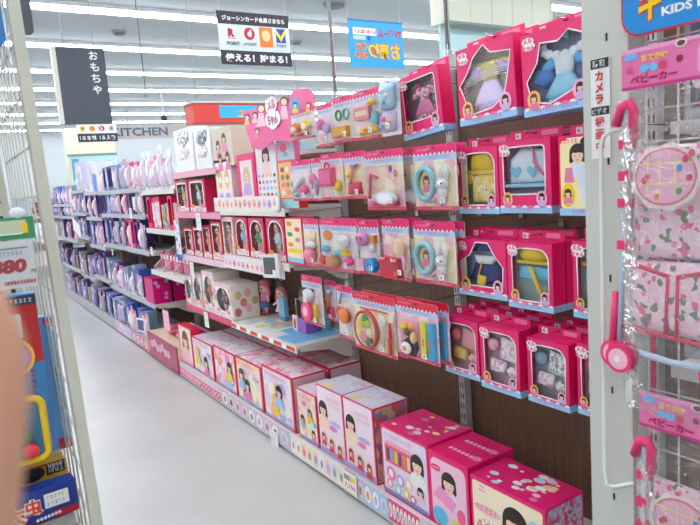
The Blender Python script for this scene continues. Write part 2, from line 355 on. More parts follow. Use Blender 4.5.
for i in range(12):
    y0, y1 = BAYY[i], BAYY[i + 1]; ym = (y0 + y1) / 2; hw = (y1 - y0) / 2
    t = thing('display_gondola', baylab[i], 'gondola', (XB, ym, 0), 0); bays.append(t)
    top = 1.93 if i < 4 else (1.78 if i < 6 else 1.66)
    top = 1.70 if i in (3,) else top
    MB().box(.0, .03, -hw, hw, .12, top, BROWN).build('back_panel', t)
    mb = MB().box(-.04, -.002, -hw + .0005, -hw + .0395, .12, top + .06, UPR)
    for k in range(int((top - .2) / .05)):
        for dy in (-.008, .008): mb.add([(-.0405, -hw + .02 + dy + .003, .2 + k * .05), (-.0405, -hw + .02 + dy - .003, .2 + k * .05), (-.0405, -hw + .02 + dy - .003, .225 + k * .05), (-.0405, -hw + .02 + dy + .003, .225 + k * .05)], [(0, 1, 2, 3)], DARK)
    mb.build('upright', t)
    MB().box(XF - XB + .012, 0, -hw + .0005, hw - .0005, .02, .12, SHW).build('base_deck', t)
    MB().box(XF - XB, XF - XB + .011, -hw + .0005, hw - .0005, .015, .135, M((176, 172, 180), .35) if i > 5 else M((214, 200, 208), .35)).build('base_rail', t)
    MB().box(XF - XB + .06, XF - XB + .08, -hw, hw, .0, .02, M((70, 70, 72), .6)).build('kick_plate', t)
    for z in LEV[i]:
        dx = SX - XB
        sh = MB().box(dx + .006, -.045, -hw + .003, hw - .003, z - .022, z - .001, SHW).build('shelf', t)
        STG = M((186, 186, 194), .4); rc = {(3, .60): STEEL, (4, .60): M((214, 60, 110), .4), (3, 1.36): M((236, 222, 214), .4), (4, 1.33): M((240, 150, 180), .4), (4, 1.63): M((238, 170, 190), .4), (4, 1.0): M((238, 200, 215), .4)}.get((i, z), STEEL if i < 6 else STG)
        MB().box(dx, dx + .005, -hw + .003, hw - .003, z - .042, z + .002, rc).build('price_rail', sh)
        for sgn in (-1, 1):
            y = sgn * (hw - .012)
            pts = [(dx + .03, z - .024), (-.045, z - .024), (-.045, z - .14), (-.10, z - .12), (-.2, z - .06), (dx + .03, z - .04)]
            v = [(a, y - .0015, b_) for a, b_ in pts] + [(a, y + .0015, b_) for a, b_ in pts]; k = len(pts)
            MB().add(v, [tuple(range(k)), tuple(range(2 * k - 1, k - 1, -1))] + [(q, q + k, (q + 1) % k + k, (q + 1) % k) for q in range(k)], SHW).build('bracket', sh)
# chrome poles rising from the gondola to the ceiling
for Y, lb in ((2.07, 'thin chrome pole rising to the ceiling left of the star window box'), (3.0, 'thin chrome pole rising to the ceiling left of the blue banner'), (1.14, 'thin chrome pole rising behind the blue dress box')):
    zt = {2.07: 1.99, 3.0: 1.93, 1.14: 1.99}[Y]
    t = thing('ceiling_pole', lb, 'pole', (XB - .02, Y, zt + .001))
    MB().tube([(0, 0, .02), (0, 0, CEIL - zt - .02)], .011, CHROME, 10).build('tube', t)
    MB().cyl((0, 0, 0), .022, .02, CHROME, 'z').build('foot', t); MB().cyl((0, 0, CEIL - zt - .025), .03, .022, CHROME, 'z').build('ceiling_plate', t)

def hook(i, y, z, xf, label=None):
    """chrome peg hook, part of its bay"""
    t = bays[i]; ly = y - t.location.y
    mb = MB().tube([(0, ly, z), (xf - XB - .012, ly, z), (xf - XB - .02, ly, z + .008)], .0022, CHROME, 6)
    mb.box(-.012, -.0005, ly - .012, ly + .012, z - .02, z + .006, CHROME)
    mb.build('peg_hook', t)
def bay_of(y): return max(0, min(11, max(i for i in range(12) if BAYY[i] <= y)))

# ------------------------------------------------------------------ ART HELPERS
def girl(mb, cx, cz, r, y, hair=HAIR, cloth=WHITE, body=True):
    if body: mb.poly([(cx - r * 1.5, cz - r * 2.6), (cx + r * 1.5, cz - r * 2.6), (cx + r * 1.1, cz - r * 1.2), (cx + r * .35, cz - r * .85), (cx - r * .35, cz - r * .85), (cx - r * 1.1, cz - r * 1.2)], y, cloth)
    mb.ell(cx, cz + r * .16, r * 1.08, r * 1.08, y - .0003, hair)
    for q in (-1, 1): mb.poly([(cx + q * r * .55, cz + r * .3), (cx + q * r * 1.06, cz + r * .3), (cx + q * r * 1.12, cz - r * .7), (cx + q * r * .98, cz - r * 1.0), (cx + q * r * .6, cz - r * .8)], y - .0004, hair)
    mb.rect(cx - r * .24, cx + r * .24, cz - r * 1.15, cz - r * .6, y - .0005, SKIN)
    mb.poly([(cx - r * .74, cz + r * .3), (cx - r * .76, cz - r * .2), (cx - r * .6, cz - r * .62), (cx - r * .28, cz - r * .92), (cx + r * .28, cz - r * .92), (cx + r * .6, cz - r * .62), (cx + r * .76, cz - r * .2), (cx + r * .74, cz + r * .3), (cx, cz + r * .62)], y - .0007, SKIN)
    mb.poly([(cx - r * .84, cz + r * .1), (cx - r * .5, cz + r * .22), (cx - r * .2, cz + r * .16), (cx + r * .15, cz + r * .2), (cx + r * .5, cz + r * .14), (cx + r * .84, cz + r * .1), (cx + r * .6, cz + r * .9), (cx - r * .6, cz + r * .9)], y - .0010, hair)
    for q in (-1, 1):
        mb.ell(cx + q * r * .33, cz - r * .14, r * .13, r * .09, y - .0012, WHITE, 8); mb.ell(cx + q * r * .33, cz - r * .14, r * .08, r * .09, y - .0013, DARK, 8); mb.ell(cx + q * r * .48, cz - r * .4, r * .15, r * .1, y - .0012, LPINK, 8)
    mb.ell(cx, cz - r * .36, r * .06, r * .05, y - .0012, M((226, 170, 150)), 6)
    mb.ell(cx, cz - r * .52, r * .26, r * .16, y - .0013, M((196, 60, 70)), 8, math.pi, 2 * math.pi); mb.ell(cx, cz - r * .53, r * .2, r * .06, y - .0015, WHITE, 8, math.pi, 2 * math.pi)
def squiggle(mb, x0, x1, z, h, y, m, seed=1):
    """unreadable small print: short uneven strokes"""
    rn = random.Random(seed); x = x0
    while x < x1 - h * .5:
        q = h * rn.uniform(.6, 1.0)
        mb.rect(x, x + q * .8, z + h * .25, z + h * .42, y, m)
        mb.rect(x + q * .3, x + q * .45, z - h * .5, z + h * .5, y, m)
        if rn.random() < .6: mb.rect(x, x + q * .75, z - h * .4, z - h * .22, y, m)
        x += h * 1.05
def logo(mb, x, z, h, y):
    """two-line pink brand lettering on a white cloud"""
    for dx, dz, r in ((-.7, .5, .62), (.0, .62, .6), (.6, .45, .55), (-.6, -.45, .6), (.15, -.5, .65), (.8, -.5, .6)): mb.ell(x + dx * h * .8, z + dz * h * .8, r * h, r * h * .85, y, WHITE, 12)
    mb.text('メル', x - h * .1, z + h * .48, h * .8, y - .0006, HOT, bold=.04); mb.text('ちゃん', x + h * .05, z - h * .5, h * .72, y - .0006, HOT, bold=.04)
def price_tag(parent, x, z, y, w_=.022, h_=.018):
    mb = MB().box(x - w_ / 2, x + w_ / 2, y - .0012, y, z - h_ / 2, z + h_ / 2, WHITE)
    mb.rect(x - w_ * .3, x + w_ * .1, z - h_ * .3, z + h_ * .25, y - .0016, GREY)
    return mb.build('price_sticker', parent)
def pic(mb, x, z, r, y, ring_, hair, cloth):
    mb.ell(x, z, r, r * 1.15, y, ring_); girl(mb, x, z + r * .2, r * .5, y - .0004, hair, cloth)

# ------------------------------------------------------------------ garments (solid soft pieces inside the window boxes)
def frilly_dress(mb, cx, z0, W, H, y, c1, c2, c3):
    sk = [(cx - W * .5, z0), (cx - W * .3, z0 - H * .02), (cx - W * .1, z0 + H * .01), (cx + W * .12, z0 - H * .02), (cx + W * .32, z0 + H * .01), (cx + W * .5, z0 + H * .03), (cx + W * .14, z0 + H * .55), (cx - W * .14, z0 + H * .55)]
    mb.puff(sk, y, .018, c1)
    mb.puff([(cx - W * .42, z0 + H * .12), (cx + W * .4, z0 + H * .14), (cx + W * .13, z0 + H * .56), (cx - W * .13, z0 + H * .56)], y - .008, .016, c2)
    mb.puff([(cx - W * .16, z0 + H * .5), (cx + W * .16, z0 + H * .5), (cx + W * .2, z0 + H * .9), (cx - W * .2, z0 + H * .9)], y - .004, .018, c3)
    for s in (-1, 1): mb.puff([(cx + s * W * .16, z0 + H * .9), (cx + s * W * .42, z0 + H * .78), (cx + s * W * .44, z0 + H * .62), (cx + s * W * .2, z0 + H * .66)], y, .02, c1)
    for k in range(7): mb.ball((cx - W * .42 + k * W * .14, y - .012, z0 + H * .04 + .004 * (k % 2)), (W * .075, .006, H * .05), c3, 8, 6)
def bow(mb, cx, cz, s, y, c):
    for k in (-1, 1): mb.puff([(cx, cz), (cx + k * s, cz + s * .6), (cx + k * s * 1.1, cz), (cx + k * s, cz - s * .6)], y, .01, c)
    mb.ball((cx, y - .008, cz), s * .25, c, 8, 6)
def g_flower(mb, w_, h_, y):
    FL = PR([(235, 110, 170), (250, 190, 215), (215, 70, 130), (245, 225, 235), (150, 160, 90)], 90)
    frilly_dress(mb, .0, h_ * .30, w_ * .55, h_ * .5, y, FL, M((232, 130, 180), .6), FL)
    mb.ball((-w_ * .22, y - .004, h_ * .76), (.014, .01, .012), M((110, 140, 60), .6)); mb.ball((-w_ * .13, y - .004, h_ * .79), (.012, .01, .012), FL)
    mb.box(-w_ * .05, w_ * .16, y - .012, y, h_ * .15, h_ * .26, M((190, 190, 230), .4)); bow(mb, w_ * .22, h_ * .8, .014, y, PINK)
def g_star(mb, w_, h_, y):
    frilly_dress(mb, 0, h_ * .2, w_ * .62, h_ * .6, y, M((205, 165, 232), .5), M((226, 208, 244), .5), M((206, 190, 110), .6))
    for s in (-1, 1): mb.puff([(s * w_ * .06, h_ * .62), (s * w_ * .33, h_ * .6), (s * w_ * .26, h_ * .74), (s * w_ * .1, h_ * .76)], y + .002, .012, M((206, 188, 100), .6))
    for k in range(4): mb.tube([(-w_ * .36, y - .022, h_ * (.50 + .03 * k)), (0, y - .028, h_ * (.57 + .02 * k)), (w_ * .33, y - .022, h_ * (.55 + .03 * k))], .0012, WHITE, 5)
def g_blue(mb, w_, h_, y):
    frilly_dress(mb, w_ * .04, h_ * .16, w_ * .6, h_ * .55, y, M((90, 185, 240), .5), M((150, 218, 246), .5), M((232, 240, 248), .5))
    mb.puff([(-w_ * .34, h_ * .42), (-w_ * .2, h_ * .34), (-w_ * .08, h_ * .44), (-w_ * .12, h_ * .58), (-w_ * .3, h_ * .56)], y, .02, M((70, 130, 215), .5))
    for k in range(9): a = math.pi * (1 + k / 8); mb.ball((w_ * .06 + w_ * .26 * math.cos(a), y - .014, h_ * .76 + h_ * .12 * math.sin(a)), (.014, .008, .012), M((240, 244, 250), .5), 8, 6)
    bow(mb, -w_ * .0, h_ * .83, .022, y, M((140, 210, 240), .5)); bow(mb, w_ * .32, h_ * .9, .02, y, M((150, 215, 240), .5))
def g_coat(mb, w_, h_, y):
    mb.puff(arch(-w_ * .22, w_ * .24, h_ * .62, h_ * .87, w_ * .16), y, .03, YEL); mb.box(-w_ * .24, w_ * .25, y - .02, y, h_ * .58, h_ * .63, M((236, 200, 90), .5))
    PT = PR([(250, 232, 150), (250, 222, 120), (252, 240, 190), (245, 210, 110)], 60)
    mb.puff([(-w_ * .2, h_ * .2), (w_ * .2, h_ * .2), (w_ * .24, h_ * .58), (-w_ * .22, h_ * .58)], y, .026, PT)
    mb.puff([(w_ * .12, h_ * .56), (w_ * .3, h_ * .4), (w_ * .3, h_ * .3), (w_ * .18, h_ * .34)], y, .018, PT)
    mb.ball((-w_ * .28, y - .01, h_ * .55), (w_ * .08, .012, h_ * .1), YEL); bow(mb, w_ * .06, h_ * .38, .012, y - .016, PINK)
def g_hearts(mb, w_, h_, y):
    mb.puff([(-w_ * .32, h_ * .42), (w_ * .3, h_ * .42), (w_ * .32, h_ * .6), (w_ * .24, h_ * .82), (-w_ * .1, h_ * .86), (-w_ * .3, h_ * .72)], y, .026, M((226, 232, 242), .6))
    for cx in (-.17, .1): mb.poly(heart(w_ * cx, h_ * .56, .02), y - .0285, M((120, 196, 226), .5))
    mb.tube([(w_ * .12, y - .03, h_ * .84), (w_ * .14, y - .034, h_ * .66), (w_ * .22, y - .034, h_ * .56), (w_ * .3, y - .03, h_ * .5)], .004, M((236, 110, 160), .5))
    mb.box(-w_ * .34, w_ * .32, y - .03, y, h_ * .38, h_ * .42, SKYB)
    for s in (-.02, .16): mb.ball((w_ * s, y - .02, h_ * .235), (.012, .014, .01), M((120, 190, 230), .5))
def g_navy(mb, w_, h_, y):
    mb.puff([(-w_ * .3, h_ * .3), (-w_ * .08, h_ * .24), (w_ * .1, h_ * .26), (w_ * .32, h_ * .32), (w_ * .18, h_ * .62), (-w_ * .16, h_ * .62)], y, .026, NAVY)
    mb.puff([(-w_ * .12, h_ * .56), (w_ * .14, h_ * .56), (w_ * .2, h_ * .68), (-w_ * .18, h_ * .68)], y - .012, .02, WHITE)
    mb.puff([(-w_ * .24, h_ * .74), (w_ * .26, h_ * .74), (w_ * .14, h_ * .8), (w_ * .1, h_ * .93), (-w_ * .1, h_ * .93), (-w_ * .14, h_ * .8)], y, .03, NAVY)
    mb.puff([(-w_ * .12, h_ * .24), (w_ * .02, h_ * .22), (w_ * .04, h_ * .38), (-w_ * .1, h_ * .4)], y - .024, .012, YEL); mb.tube([(-w_ * .08, y - .03, h_ * .4), (0, y - .034, h_ * .6)], .003, YEL)
def g_rain(mb, w_, h_, y):
    mb.ball((0, y - .006, h_ * .78), (w_ * .27, .03, h_ * .12), YEL); mb.box(-w_ * .3, w_ * .3, y - .02, y, h_ * .65, h_ * .69, M((240, 196, 50), .4))
    mb.puff([(-w_ * .3, h_ * .44), (w_ * .3, h_ * .42), (w_ * .26, h_ * .62), (-w_ * .26, h_ * .62)], y, .024, M((110, 196, 230), .5))
    mb.tube([(-w_ * .02, y - .03, h_ * .62), (w_ * .1, y - .034, h_ * .42), (w_ * .18, y - .034, h_ * .28)], .006, YEL)
    mb.puff([(w_ * .1, h_ * .16), (w_ * .3, h_ * .16), (w_ * .32, h_ * .32), (w_ * .14, h_ * .32)], y - .01, .02, YEL)
def g_set(c1, c2, c3):
    def f(mb, w_, h_, y):
        mb.puff([(-w_ * .1, h_ * .48), (w_ * .3, h_ * .46), (w_ * .32, h_ * .74), (-w_ * .04, h_ * .8)], y, .026, c1)
        mb.puff([(-w_ * .32, h_ * .3), (w_ * .02, h_ * .28), (w_ * .04, h_ * .46), (-w_ * .28, h_ * .48)], y, .024, c2)
        mb.ball((-w_ * .22, y - .01, h_ * .66), (w_ * .12, .016, h_ * .09), c3)
        mb.ball((w_ * .16, y - .01, h_ * .34), (w_ * .12, .014, h_ * .07), c1)
    return f
def clothes_box(label, q, d, win, garment, inside=(90, 82, 96), roll=0, glass=True, pics=True, tab=.030, cat='outfit box'):
    (X, y, z), W, H = q
    t = thing('outfit_box', label, cat, (X, y, z), RZ); t.rotation_euler.y = 0
    if roll: t.rotation_euler = (Matrix.Rotation(RZ, 3, 'Z') @ Matrix.Rotation(math.radians(roll), 3, 'Y')).to_euler()
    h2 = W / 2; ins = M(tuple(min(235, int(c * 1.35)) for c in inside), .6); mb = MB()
    if win == 'arch': hole = arch(-W * .38, W * .40, H * .14, H * .90, W * .2)
    elif win == 'star': hole = [(0, H * .96), (W * .12, H * .84), (W * .44, H * .80), (W * .38, H * .56), (W * .30, H * .28), (W * .1, H * .17), (-W * .30, H * .13), (-W * .38, H * .38), (-W * .45, H * .52), (-W * .30, H * .66), (-W * .18, H * .84)]
    elif win == 'rect': hole = rrect(-W * .40, W * .38, H * .27, H * .90, .012)
    elif win == 'tent': hole = [(-W * .40, H * .20), (W * .40, H * .20), (W * .42, H * .55), (W * .28, H * .70), (W * .14, H * .93), (-W * .1, H * .93), (-W * .22, H * .72), (-W * .42, H * .6)]
    elif win == 'bell': hole = [(-W * .42, H * .42), (-W * .36, H * .18), (-W * .1, H * .12), (W * .26, H * .24), (W * .38, H * .3), (W * .42, H * .8), (W * .2, H * .9), (W * .05, H * .8), (-W * .2, H * .84), (-W * .25, H * .62)]
    mb.holed(-h2, h2, 0, H, hole, 0, HOT, WHITE, .0045)
    mb.box(-h2, -h2 + .001, 0, d, 0, H, HOT); mb.box(h2 - .001, h2, 0, d, 0, H, HOT); mb.box(-h2, h2, 0, d, 0, .001, SKYB); mb.box(-h2, h2, 0, d, H - .001, H, HOT)
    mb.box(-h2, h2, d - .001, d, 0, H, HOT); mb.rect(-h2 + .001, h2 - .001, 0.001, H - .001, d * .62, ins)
    # pale blue foot band with scalloped edge
    mb.rect(-h2, h2, 0, H * .09, -.0008, SKYB)
    for k in range(9): mb.ell(-h2 + W * (k + .5) / 9, H * .09, W / 20, H * .02, -.0010, M((236, 120, 160)) if k % 2 else WHITE, 8)
    for s in (-1, 1):
        xx = s * h2 + s * .0004; z1 = H * .10
        mb.add([(xx, 0, 0), (xx, d, 0), (xx, d, z1), (xx, 0, z1)], [(0, 1, 2, 3)], SKYB)
    squiggle(mb, -W * .3, W * .28, H * .055, H * .045, -.0014, HOT, int(W * 1e4))
    logo(mb, -W * .37, H * .87, H * .085, -.0012)
    if pics:
        pic(mb, -W * .33, H * .19, W * .10, -.0016, M((250, 190, 110)), BROWNH, PINK); pic(mb, W * .33, H * .20, W * .10, -.0016, M((250, 170, 205)), HAIR, LILAC)
    mb.build('carton', t)
    tb = MB().box(-h2, h2, d - .0009, d - .0001, H + .0001, H + tab, HOT); tb.rect(W * .12, W * .42, H + tab * .3, H + tab * .8, d - .0014, M((244, 130, 175)))
    tb.ell(0, H + tab * .62, .009, .0035, d - .0014, DARK, 10); tb.build('hang_tab', t)
    price_tag(t, -W * .33, H + tab * .45, d - .0015)
    if glass:
        MB().poly([(a, b_) for a, b_ in hole], .0012, FILM).build('window', t)
        g = MB(); g.T = Matrix.Translation((0, d * .6 - .002, H * .52)) @ Matrix.Diagonal((1.24, .80, 1.16, 1)) @ Matrix.Translation((0, -(d - .004), -H * .52)); garment(g, W, H, d - .004); g.build('garment', t)
    hook(bay_of(y), y, z + H + tab * .66, X + d - .03) if not roll else hook(bay_of(y), y, z + H + tab * .66, X + d - .03)
    return t
def behind(t, d, lbs, lift=0):
    r = []
    for i, lb in enumerate(lbs):
        r.append(dup(t, t.location + Vector((d * (i + 1), 0, lift)), lb))
    return r
XC = 1.50; DB = .058
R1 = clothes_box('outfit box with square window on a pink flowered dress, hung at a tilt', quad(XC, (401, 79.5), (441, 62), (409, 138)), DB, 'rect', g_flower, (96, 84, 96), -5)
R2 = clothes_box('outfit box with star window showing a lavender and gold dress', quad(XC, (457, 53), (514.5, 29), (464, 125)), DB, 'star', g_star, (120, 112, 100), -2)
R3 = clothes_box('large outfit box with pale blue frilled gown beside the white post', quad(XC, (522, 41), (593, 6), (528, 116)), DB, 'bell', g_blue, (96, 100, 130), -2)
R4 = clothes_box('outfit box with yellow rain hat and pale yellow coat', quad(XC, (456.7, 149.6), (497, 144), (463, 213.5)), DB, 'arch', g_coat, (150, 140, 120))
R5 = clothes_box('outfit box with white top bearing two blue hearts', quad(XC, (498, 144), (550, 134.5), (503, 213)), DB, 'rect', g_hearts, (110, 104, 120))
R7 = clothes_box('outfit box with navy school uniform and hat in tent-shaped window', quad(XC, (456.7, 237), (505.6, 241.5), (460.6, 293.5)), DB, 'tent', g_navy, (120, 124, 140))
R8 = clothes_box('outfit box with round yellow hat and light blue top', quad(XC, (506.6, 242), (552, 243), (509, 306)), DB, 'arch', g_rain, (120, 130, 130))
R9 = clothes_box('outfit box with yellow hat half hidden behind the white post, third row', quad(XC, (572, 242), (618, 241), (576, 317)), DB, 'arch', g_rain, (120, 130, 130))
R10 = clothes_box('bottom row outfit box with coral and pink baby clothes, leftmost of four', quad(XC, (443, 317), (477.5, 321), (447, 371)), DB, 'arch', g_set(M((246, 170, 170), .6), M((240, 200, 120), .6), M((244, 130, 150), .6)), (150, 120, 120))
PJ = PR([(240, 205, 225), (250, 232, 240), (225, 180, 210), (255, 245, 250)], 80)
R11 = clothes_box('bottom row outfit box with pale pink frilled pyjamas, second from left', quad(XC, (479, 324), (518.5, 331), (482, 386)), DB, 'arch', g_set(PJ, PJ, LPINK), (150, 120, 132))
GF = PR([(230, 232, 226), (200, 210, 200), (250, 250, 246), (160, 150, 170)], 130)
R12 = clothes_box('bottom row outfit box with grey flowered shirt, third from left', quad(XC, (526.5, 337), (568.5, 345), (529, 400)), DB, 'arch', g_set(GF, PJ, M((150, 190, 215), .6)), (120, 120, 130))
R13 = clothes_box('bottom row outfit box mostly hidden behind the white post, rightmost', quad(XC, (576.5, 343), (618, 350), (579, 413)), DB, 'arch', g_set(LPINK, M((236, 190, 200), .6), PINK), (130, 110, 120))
# photo box (no window)
q = quad(XC, (558, 138), (606, 130), (566, 215.5)); (X_, y_, z_), W_, H_ = q
t = thing('outfit_box', 'closed box with photo of a girl wearing a hair bun, beside the white post', 'outfit box', (X_, y_, z_), RZ)
mb = MB().box(-W_ / 2, W_ / 2, 0, DB, 0, H_, HOT); mb.rr(-W_ * .46, W_ * .46, H_ * .08, H_ * .94, .012, -.0006, M((248, 232, 170)))
mb.rect(-W_ / 2, W_ / 2, 0, H_ * .09, -.001, SKYB); girl(mb, -W_ * .08, H_ * .76, W_ * .16, -.001, HAIR, M((220, 228, 240))); mb.ell(W_ * .08, H_ * .9, .014, .014, -.0028, HAIR)
mb.poly([(-W_ * .12, H_ * .6), (W_ * .2, H_ * .62), (W_ * .3, H_ * .12), (W_ * .02, H_ * .12)], -.0012, M((214, 222, 236))); mb.ell(-W_ * .3, H_ * .26, W_ * .14, H_ * .15, -.0012, YEL); girl(mb, -W_ * .3, H_ * .28, W_ * .07, -.0016, HAIR, PINK)
mb.poly([(-W_ * .38, H_ * .42), (-W_ * .16, H_ * .42), (-W_ * .2, H_ * .6), (-W_ * .34, H_ * .6)], -.0012, M((235, 130, 165))); mb.rect(-W_ * .3, W_ * .05, H_ * .94, H_ * .97, -.001, WHITE)
squiggle(mb, -W_ * .44, -W_ * .05, H_ * .93, H_ * .05, -.0014, HOT, 4); squiggle(mb, -W_ * .2, W_ * .4, H_ * .05, H_ * .04, -.0016, HOT, 9)
mb.build('carton', t); MB().box(-W_ / 2, W_ / 2, DB - .001, DB - .0002, H_ + .0002, H_ + .03, HOT).build('hang_tab', t); price_tag(t, -W_ * .3, H_ + .014, DB - .001); hook(bay_of(y_), y_, z_ + H_ + .02, X_ + .03)
# boxes queued behind the front ones on the same hooks
for t, nm in ((R2, 'star window dress'), (R3, 'pale blue gown'), (R4, 'yellow coat'), (R5, 'blue hearts top'), (R7, 'navy uniform'), (R8, 'round yellow hat'), (R10, 'coral baby clothes'), (R11, 'pink pyjamas'), (R12, 'grey flowered shirt'), (R13, 'rightmost bottom row')):
    behind(t, DB + .004, ['outfit box directly behind the front %s box' % nm, 'outfit box third in the queue of the %s boxes' % nm][:2 if t in (R10, R11, R12, R13) else 1], 0)

# ------------------------------------------------------------------ blister packs
def card_pack(label, q, items, hdr=HOT, hdr_h=.13, band=(190, 205, 235), body=[(252, 240, 240), (250, 228, 232), (246, 236, 220), (236, 228, 244)], foot=M((232, 60, 100), .4), bulge=.03, price=True, roll=0, name='blister_pack', cat='toy pack', back=0, sc=24):
    (X, y, z), W, H = q
    t = thing(name, label, cat, (X, y, z), RZ)
    if roll: t.rotation_euler = (Matrix.Rotation(RZ, 3, 'Z') @ Matrix.Rotation(math.radians(roll), 3, 'Y')).to_euler()
    h2 = W / 2; T = .0012; mb = MB(); bm_ = PR(body, sc, seed=len(label) % 7)
    mb.prism(rrect(-h2, h2, 0, H, .006, 3), 0, T, WHITE); mb.poly(rrect(-h2 + .001, h2 - .001, .001, H * .99, .006, 3), -.0004, bm_)
    mb.rect(-h2, h2, H * (1 - hdr_h), H, -.0008, hdr); mb.rect(-h2, h2, H * (.90 - hdr_h), H * (1 - hdr_h), -.0007, M(band, .4))
    nn = max(6, int(W / .011))
    for k in range(nn): mb.ell(-h2 + W * (k + .5) / nn, H * (1 - hdr_h), W / nn * .42, .004, -.0010, WHITE if k % 2 == 0 else hdr, 8)
    squiggle(mb, -W * .38, W * .38, H * (.945 - hdr_h), H * .045, -.0012, M((120, 90, 150)), int(abs(y) * 100)); squiggle(mb, -W * .42, -W * .1, H * .94, H * .035, -.0012, LPINK, 3)
    mb.rect(-h2, h2, 0, H * .06, -.0008, foot); squiggle(mb, -W * .1, W * .4, H * .03, H * .025, -.0012, WHITE, 5)
    mb.ell(0, H * .95, W * .045, H * .012, -.0013, DARK, 10)
    mb.build('backing_card', t)
    if items:
        it = MB(); items(it, W, H, -.0012); it.build('toy_piece', t)
    # clear bubble over the goods
    b0, b1, c0, c1 = -h2 * .92, h2 * .92, H * .08, H * (.88 - hdr_h); sx = .006
    v = [(b0, -.0016, c0), (b1, -.0016, c0), (b1, -.0016, c1), (b0, -.0016, c1), (b0 + sx, -bulge, c0 + sx), (b1 - sx, -bulge, c0 + sx), (b1 - sx, -bulge, c1 - sx), (b0 + sx, -bulge, c1 - sx)]
    MB().add(v, [(4, 5, 6, 7), (0, 1, 5, 4), (1, 2, 6, 5), (2, 3, 7, 6), (3, 0, 4, 7)], CLEARP).build('blister', t)
    if price: price_tag(t, W * .3, H * .16, -bulge - .0004, min(.022, W * .2), min(.02, W * .18))
    hook(bay_of(y), y, z + H * .955, X - .006)
    return t
def i_bunny(mb, W, H, y):
    BL = M((160, 215, 228), .4)
    mb.ring((-W * .2, y - .01, H * .42), W * .21, .011, BL, rz=H * .24); mb.ell(-W * .2, H * .42, W * .17, H * .2, y - .001, M((240, 220, 160)))
    girl(mb, -W * .2, H * .46, W * .07, y - .0015, BROWNH, PINK)
    mb.ball((W * .22, y - .014, H * .40), (W * .13, .016, H * .09), WHITE); mb.ball((W * .22, y - .012, H * .27), (W * .10, .014, H * .09), WHITE)
    for s in (-.06, .10): mb.ball((W * (.22 + s), y - .012, H * .56), (W * .05, .010, H * .12), WHITE)
    for s in (-.05, .06): mb.ball((W * (.22 + s), y - .029, H * .41), .003, DARK, 8, 6)
    mb.ball((W * .22, y - .03, H * .38), .0035, PINK, 8, 6)
    pts = [(W * .0 + W * .2 * (k / 8), y - .012, H * (.14 + .08 * math.sin(k * .5))) for k in range(9)]; mb.tube(pts, .007, LPINK)
def i_cart(mb, W, H, y):
    mb.tube([(-W * .36, y - .012, H * .2), (-W * .3, y - .012, H * .62), (-W * .12, y - .012, H * .55)], .007, M((245, 110, 150)))
    mb.ball((W * .1, y - .016, H * .2), (W * .3, .016, H * .13), M((235, 235, 240))); mb.box(-W * .2, W * .38, y - .026, y, H * .08, H * .13, M((226, 40, 90)))
    mb.ball((-W * .32, y - .012, H * .12), (W * .1, .012, H * .05), PINK); mb.ell(W * .18, H * .68, .012, .014, y - .001, PURP); mb.ell(W * .3, H * .6, .014, .016, y - .001, M((236, 120, 150)))
def i_case(mb, W, H, y):
    mb.box(-W * .42, W * .16, y - .026, y, H * .30, H * .70, M((245, 80, 140), .3)); mb.box(-W * .36, W * .10, y - .0275, y - .026, H * .36, H * .64, M((250, 120, 170), .3))
    mb.ring((-W * .13, y - .013, H * .72), W * .1, .005, HOT); mb.ball((W * .32, y - .01, H * .3), (W * .12, .012, H * .12), YEL); mb.ell(W * .32, H * .14, .012, .012, y - .002, WHITE)
def i_stick(mb, W, H, y):
    mb.puff([(-W * .3, H * .1), (W * .35, H * .1), (W * .3, H * .36), (-W * .25, H * .36)], y, .02, M((236, 60, 100)))
    mb.tube([(-W * .1, y - .014, H * .3), (W * .05, y - .014, H * .7)], .008, M((250, 170, 120))); mb.ball((W * .08, y - .014, H * .72), (W * .16, .012, H * .06), LILAC); mb.ball((-W * .2, y - .01, H * .52), (W * .12, .012, H * .06), YEL)
def i_gun(mb, W, H, y):
    mb.tube([(-W * .34, y - .014, H * .25), (W * .2, y - .014, H * .55)], .012, M((226, 232, 240), .3)); mb.ball((W * .2, y - .014, H * .28), (W * .22, .016, H * .12), M((250, 90, 160))); mb.ball((-W * .25, y - .01, H * .14), (W * .1, .012, H * .05), SKYB)
def i_snack(mb, W, H, y):
    mb.ell(-W * .28, H * .68, W * .13, H * .1, y - .001, ORAN); mb.ball((W * .2, y - .014, H * .6), (W * .16, .014, H * .12), WHITE); mb.ball((W * .3, y - .014, H * .12 + H * .1), (W * .12, .016, H * .09), M((250, 70, 160)))
    mb.ball((-W * .32, y - .012, H * .42), (W * .12, .01, H * .07), M((110, 190, 230))); mb.ball((W * .02, y - .012, H * .36), (W * .1, .01, H * .06), M((110, 200, 230))); mb.box(W * .14, W * .32, y - .02, y, H * .32, H * .42, YEL)
    mb.ball((-W * .12, y - .014, H * .18), (W * .2, .018, H * .13), M((190, 130, 80))); mb.ball((-W * .4, y - .014, H * .18), (W * .08, .016, H * .1), M((236, 80, 80)))
def i_cups(mb, W, H, y):
    mb.ball((-W * .2, y - .014, H * .66), (W * .3, .014, H * .13), M((220, 130, 190)))
    for s in (-.28, -.12): mb.ell(W * s, H * .68, .004, .008, y - .030, DARK, 8)
    mb.cyl((W * .25, y - .03, H * .2), W * .2, .028, M((40, 150, 220))); mb.box(-W * .4, -W * .1, y - .024, y, H * .08, H * .3, LPINK); mb.ball((W * .25, y - .012, H * .5), (W * .14, .012, H * .08), M((235, 235, 235)))
    for s in (.19, .31): mb.ell(W * s, H * .2, .004, .007, y - .032, NAVY, 8)
    mb.box(W * .22, W * .42, y - .016, y, H * .6, H * .74, ORAN)
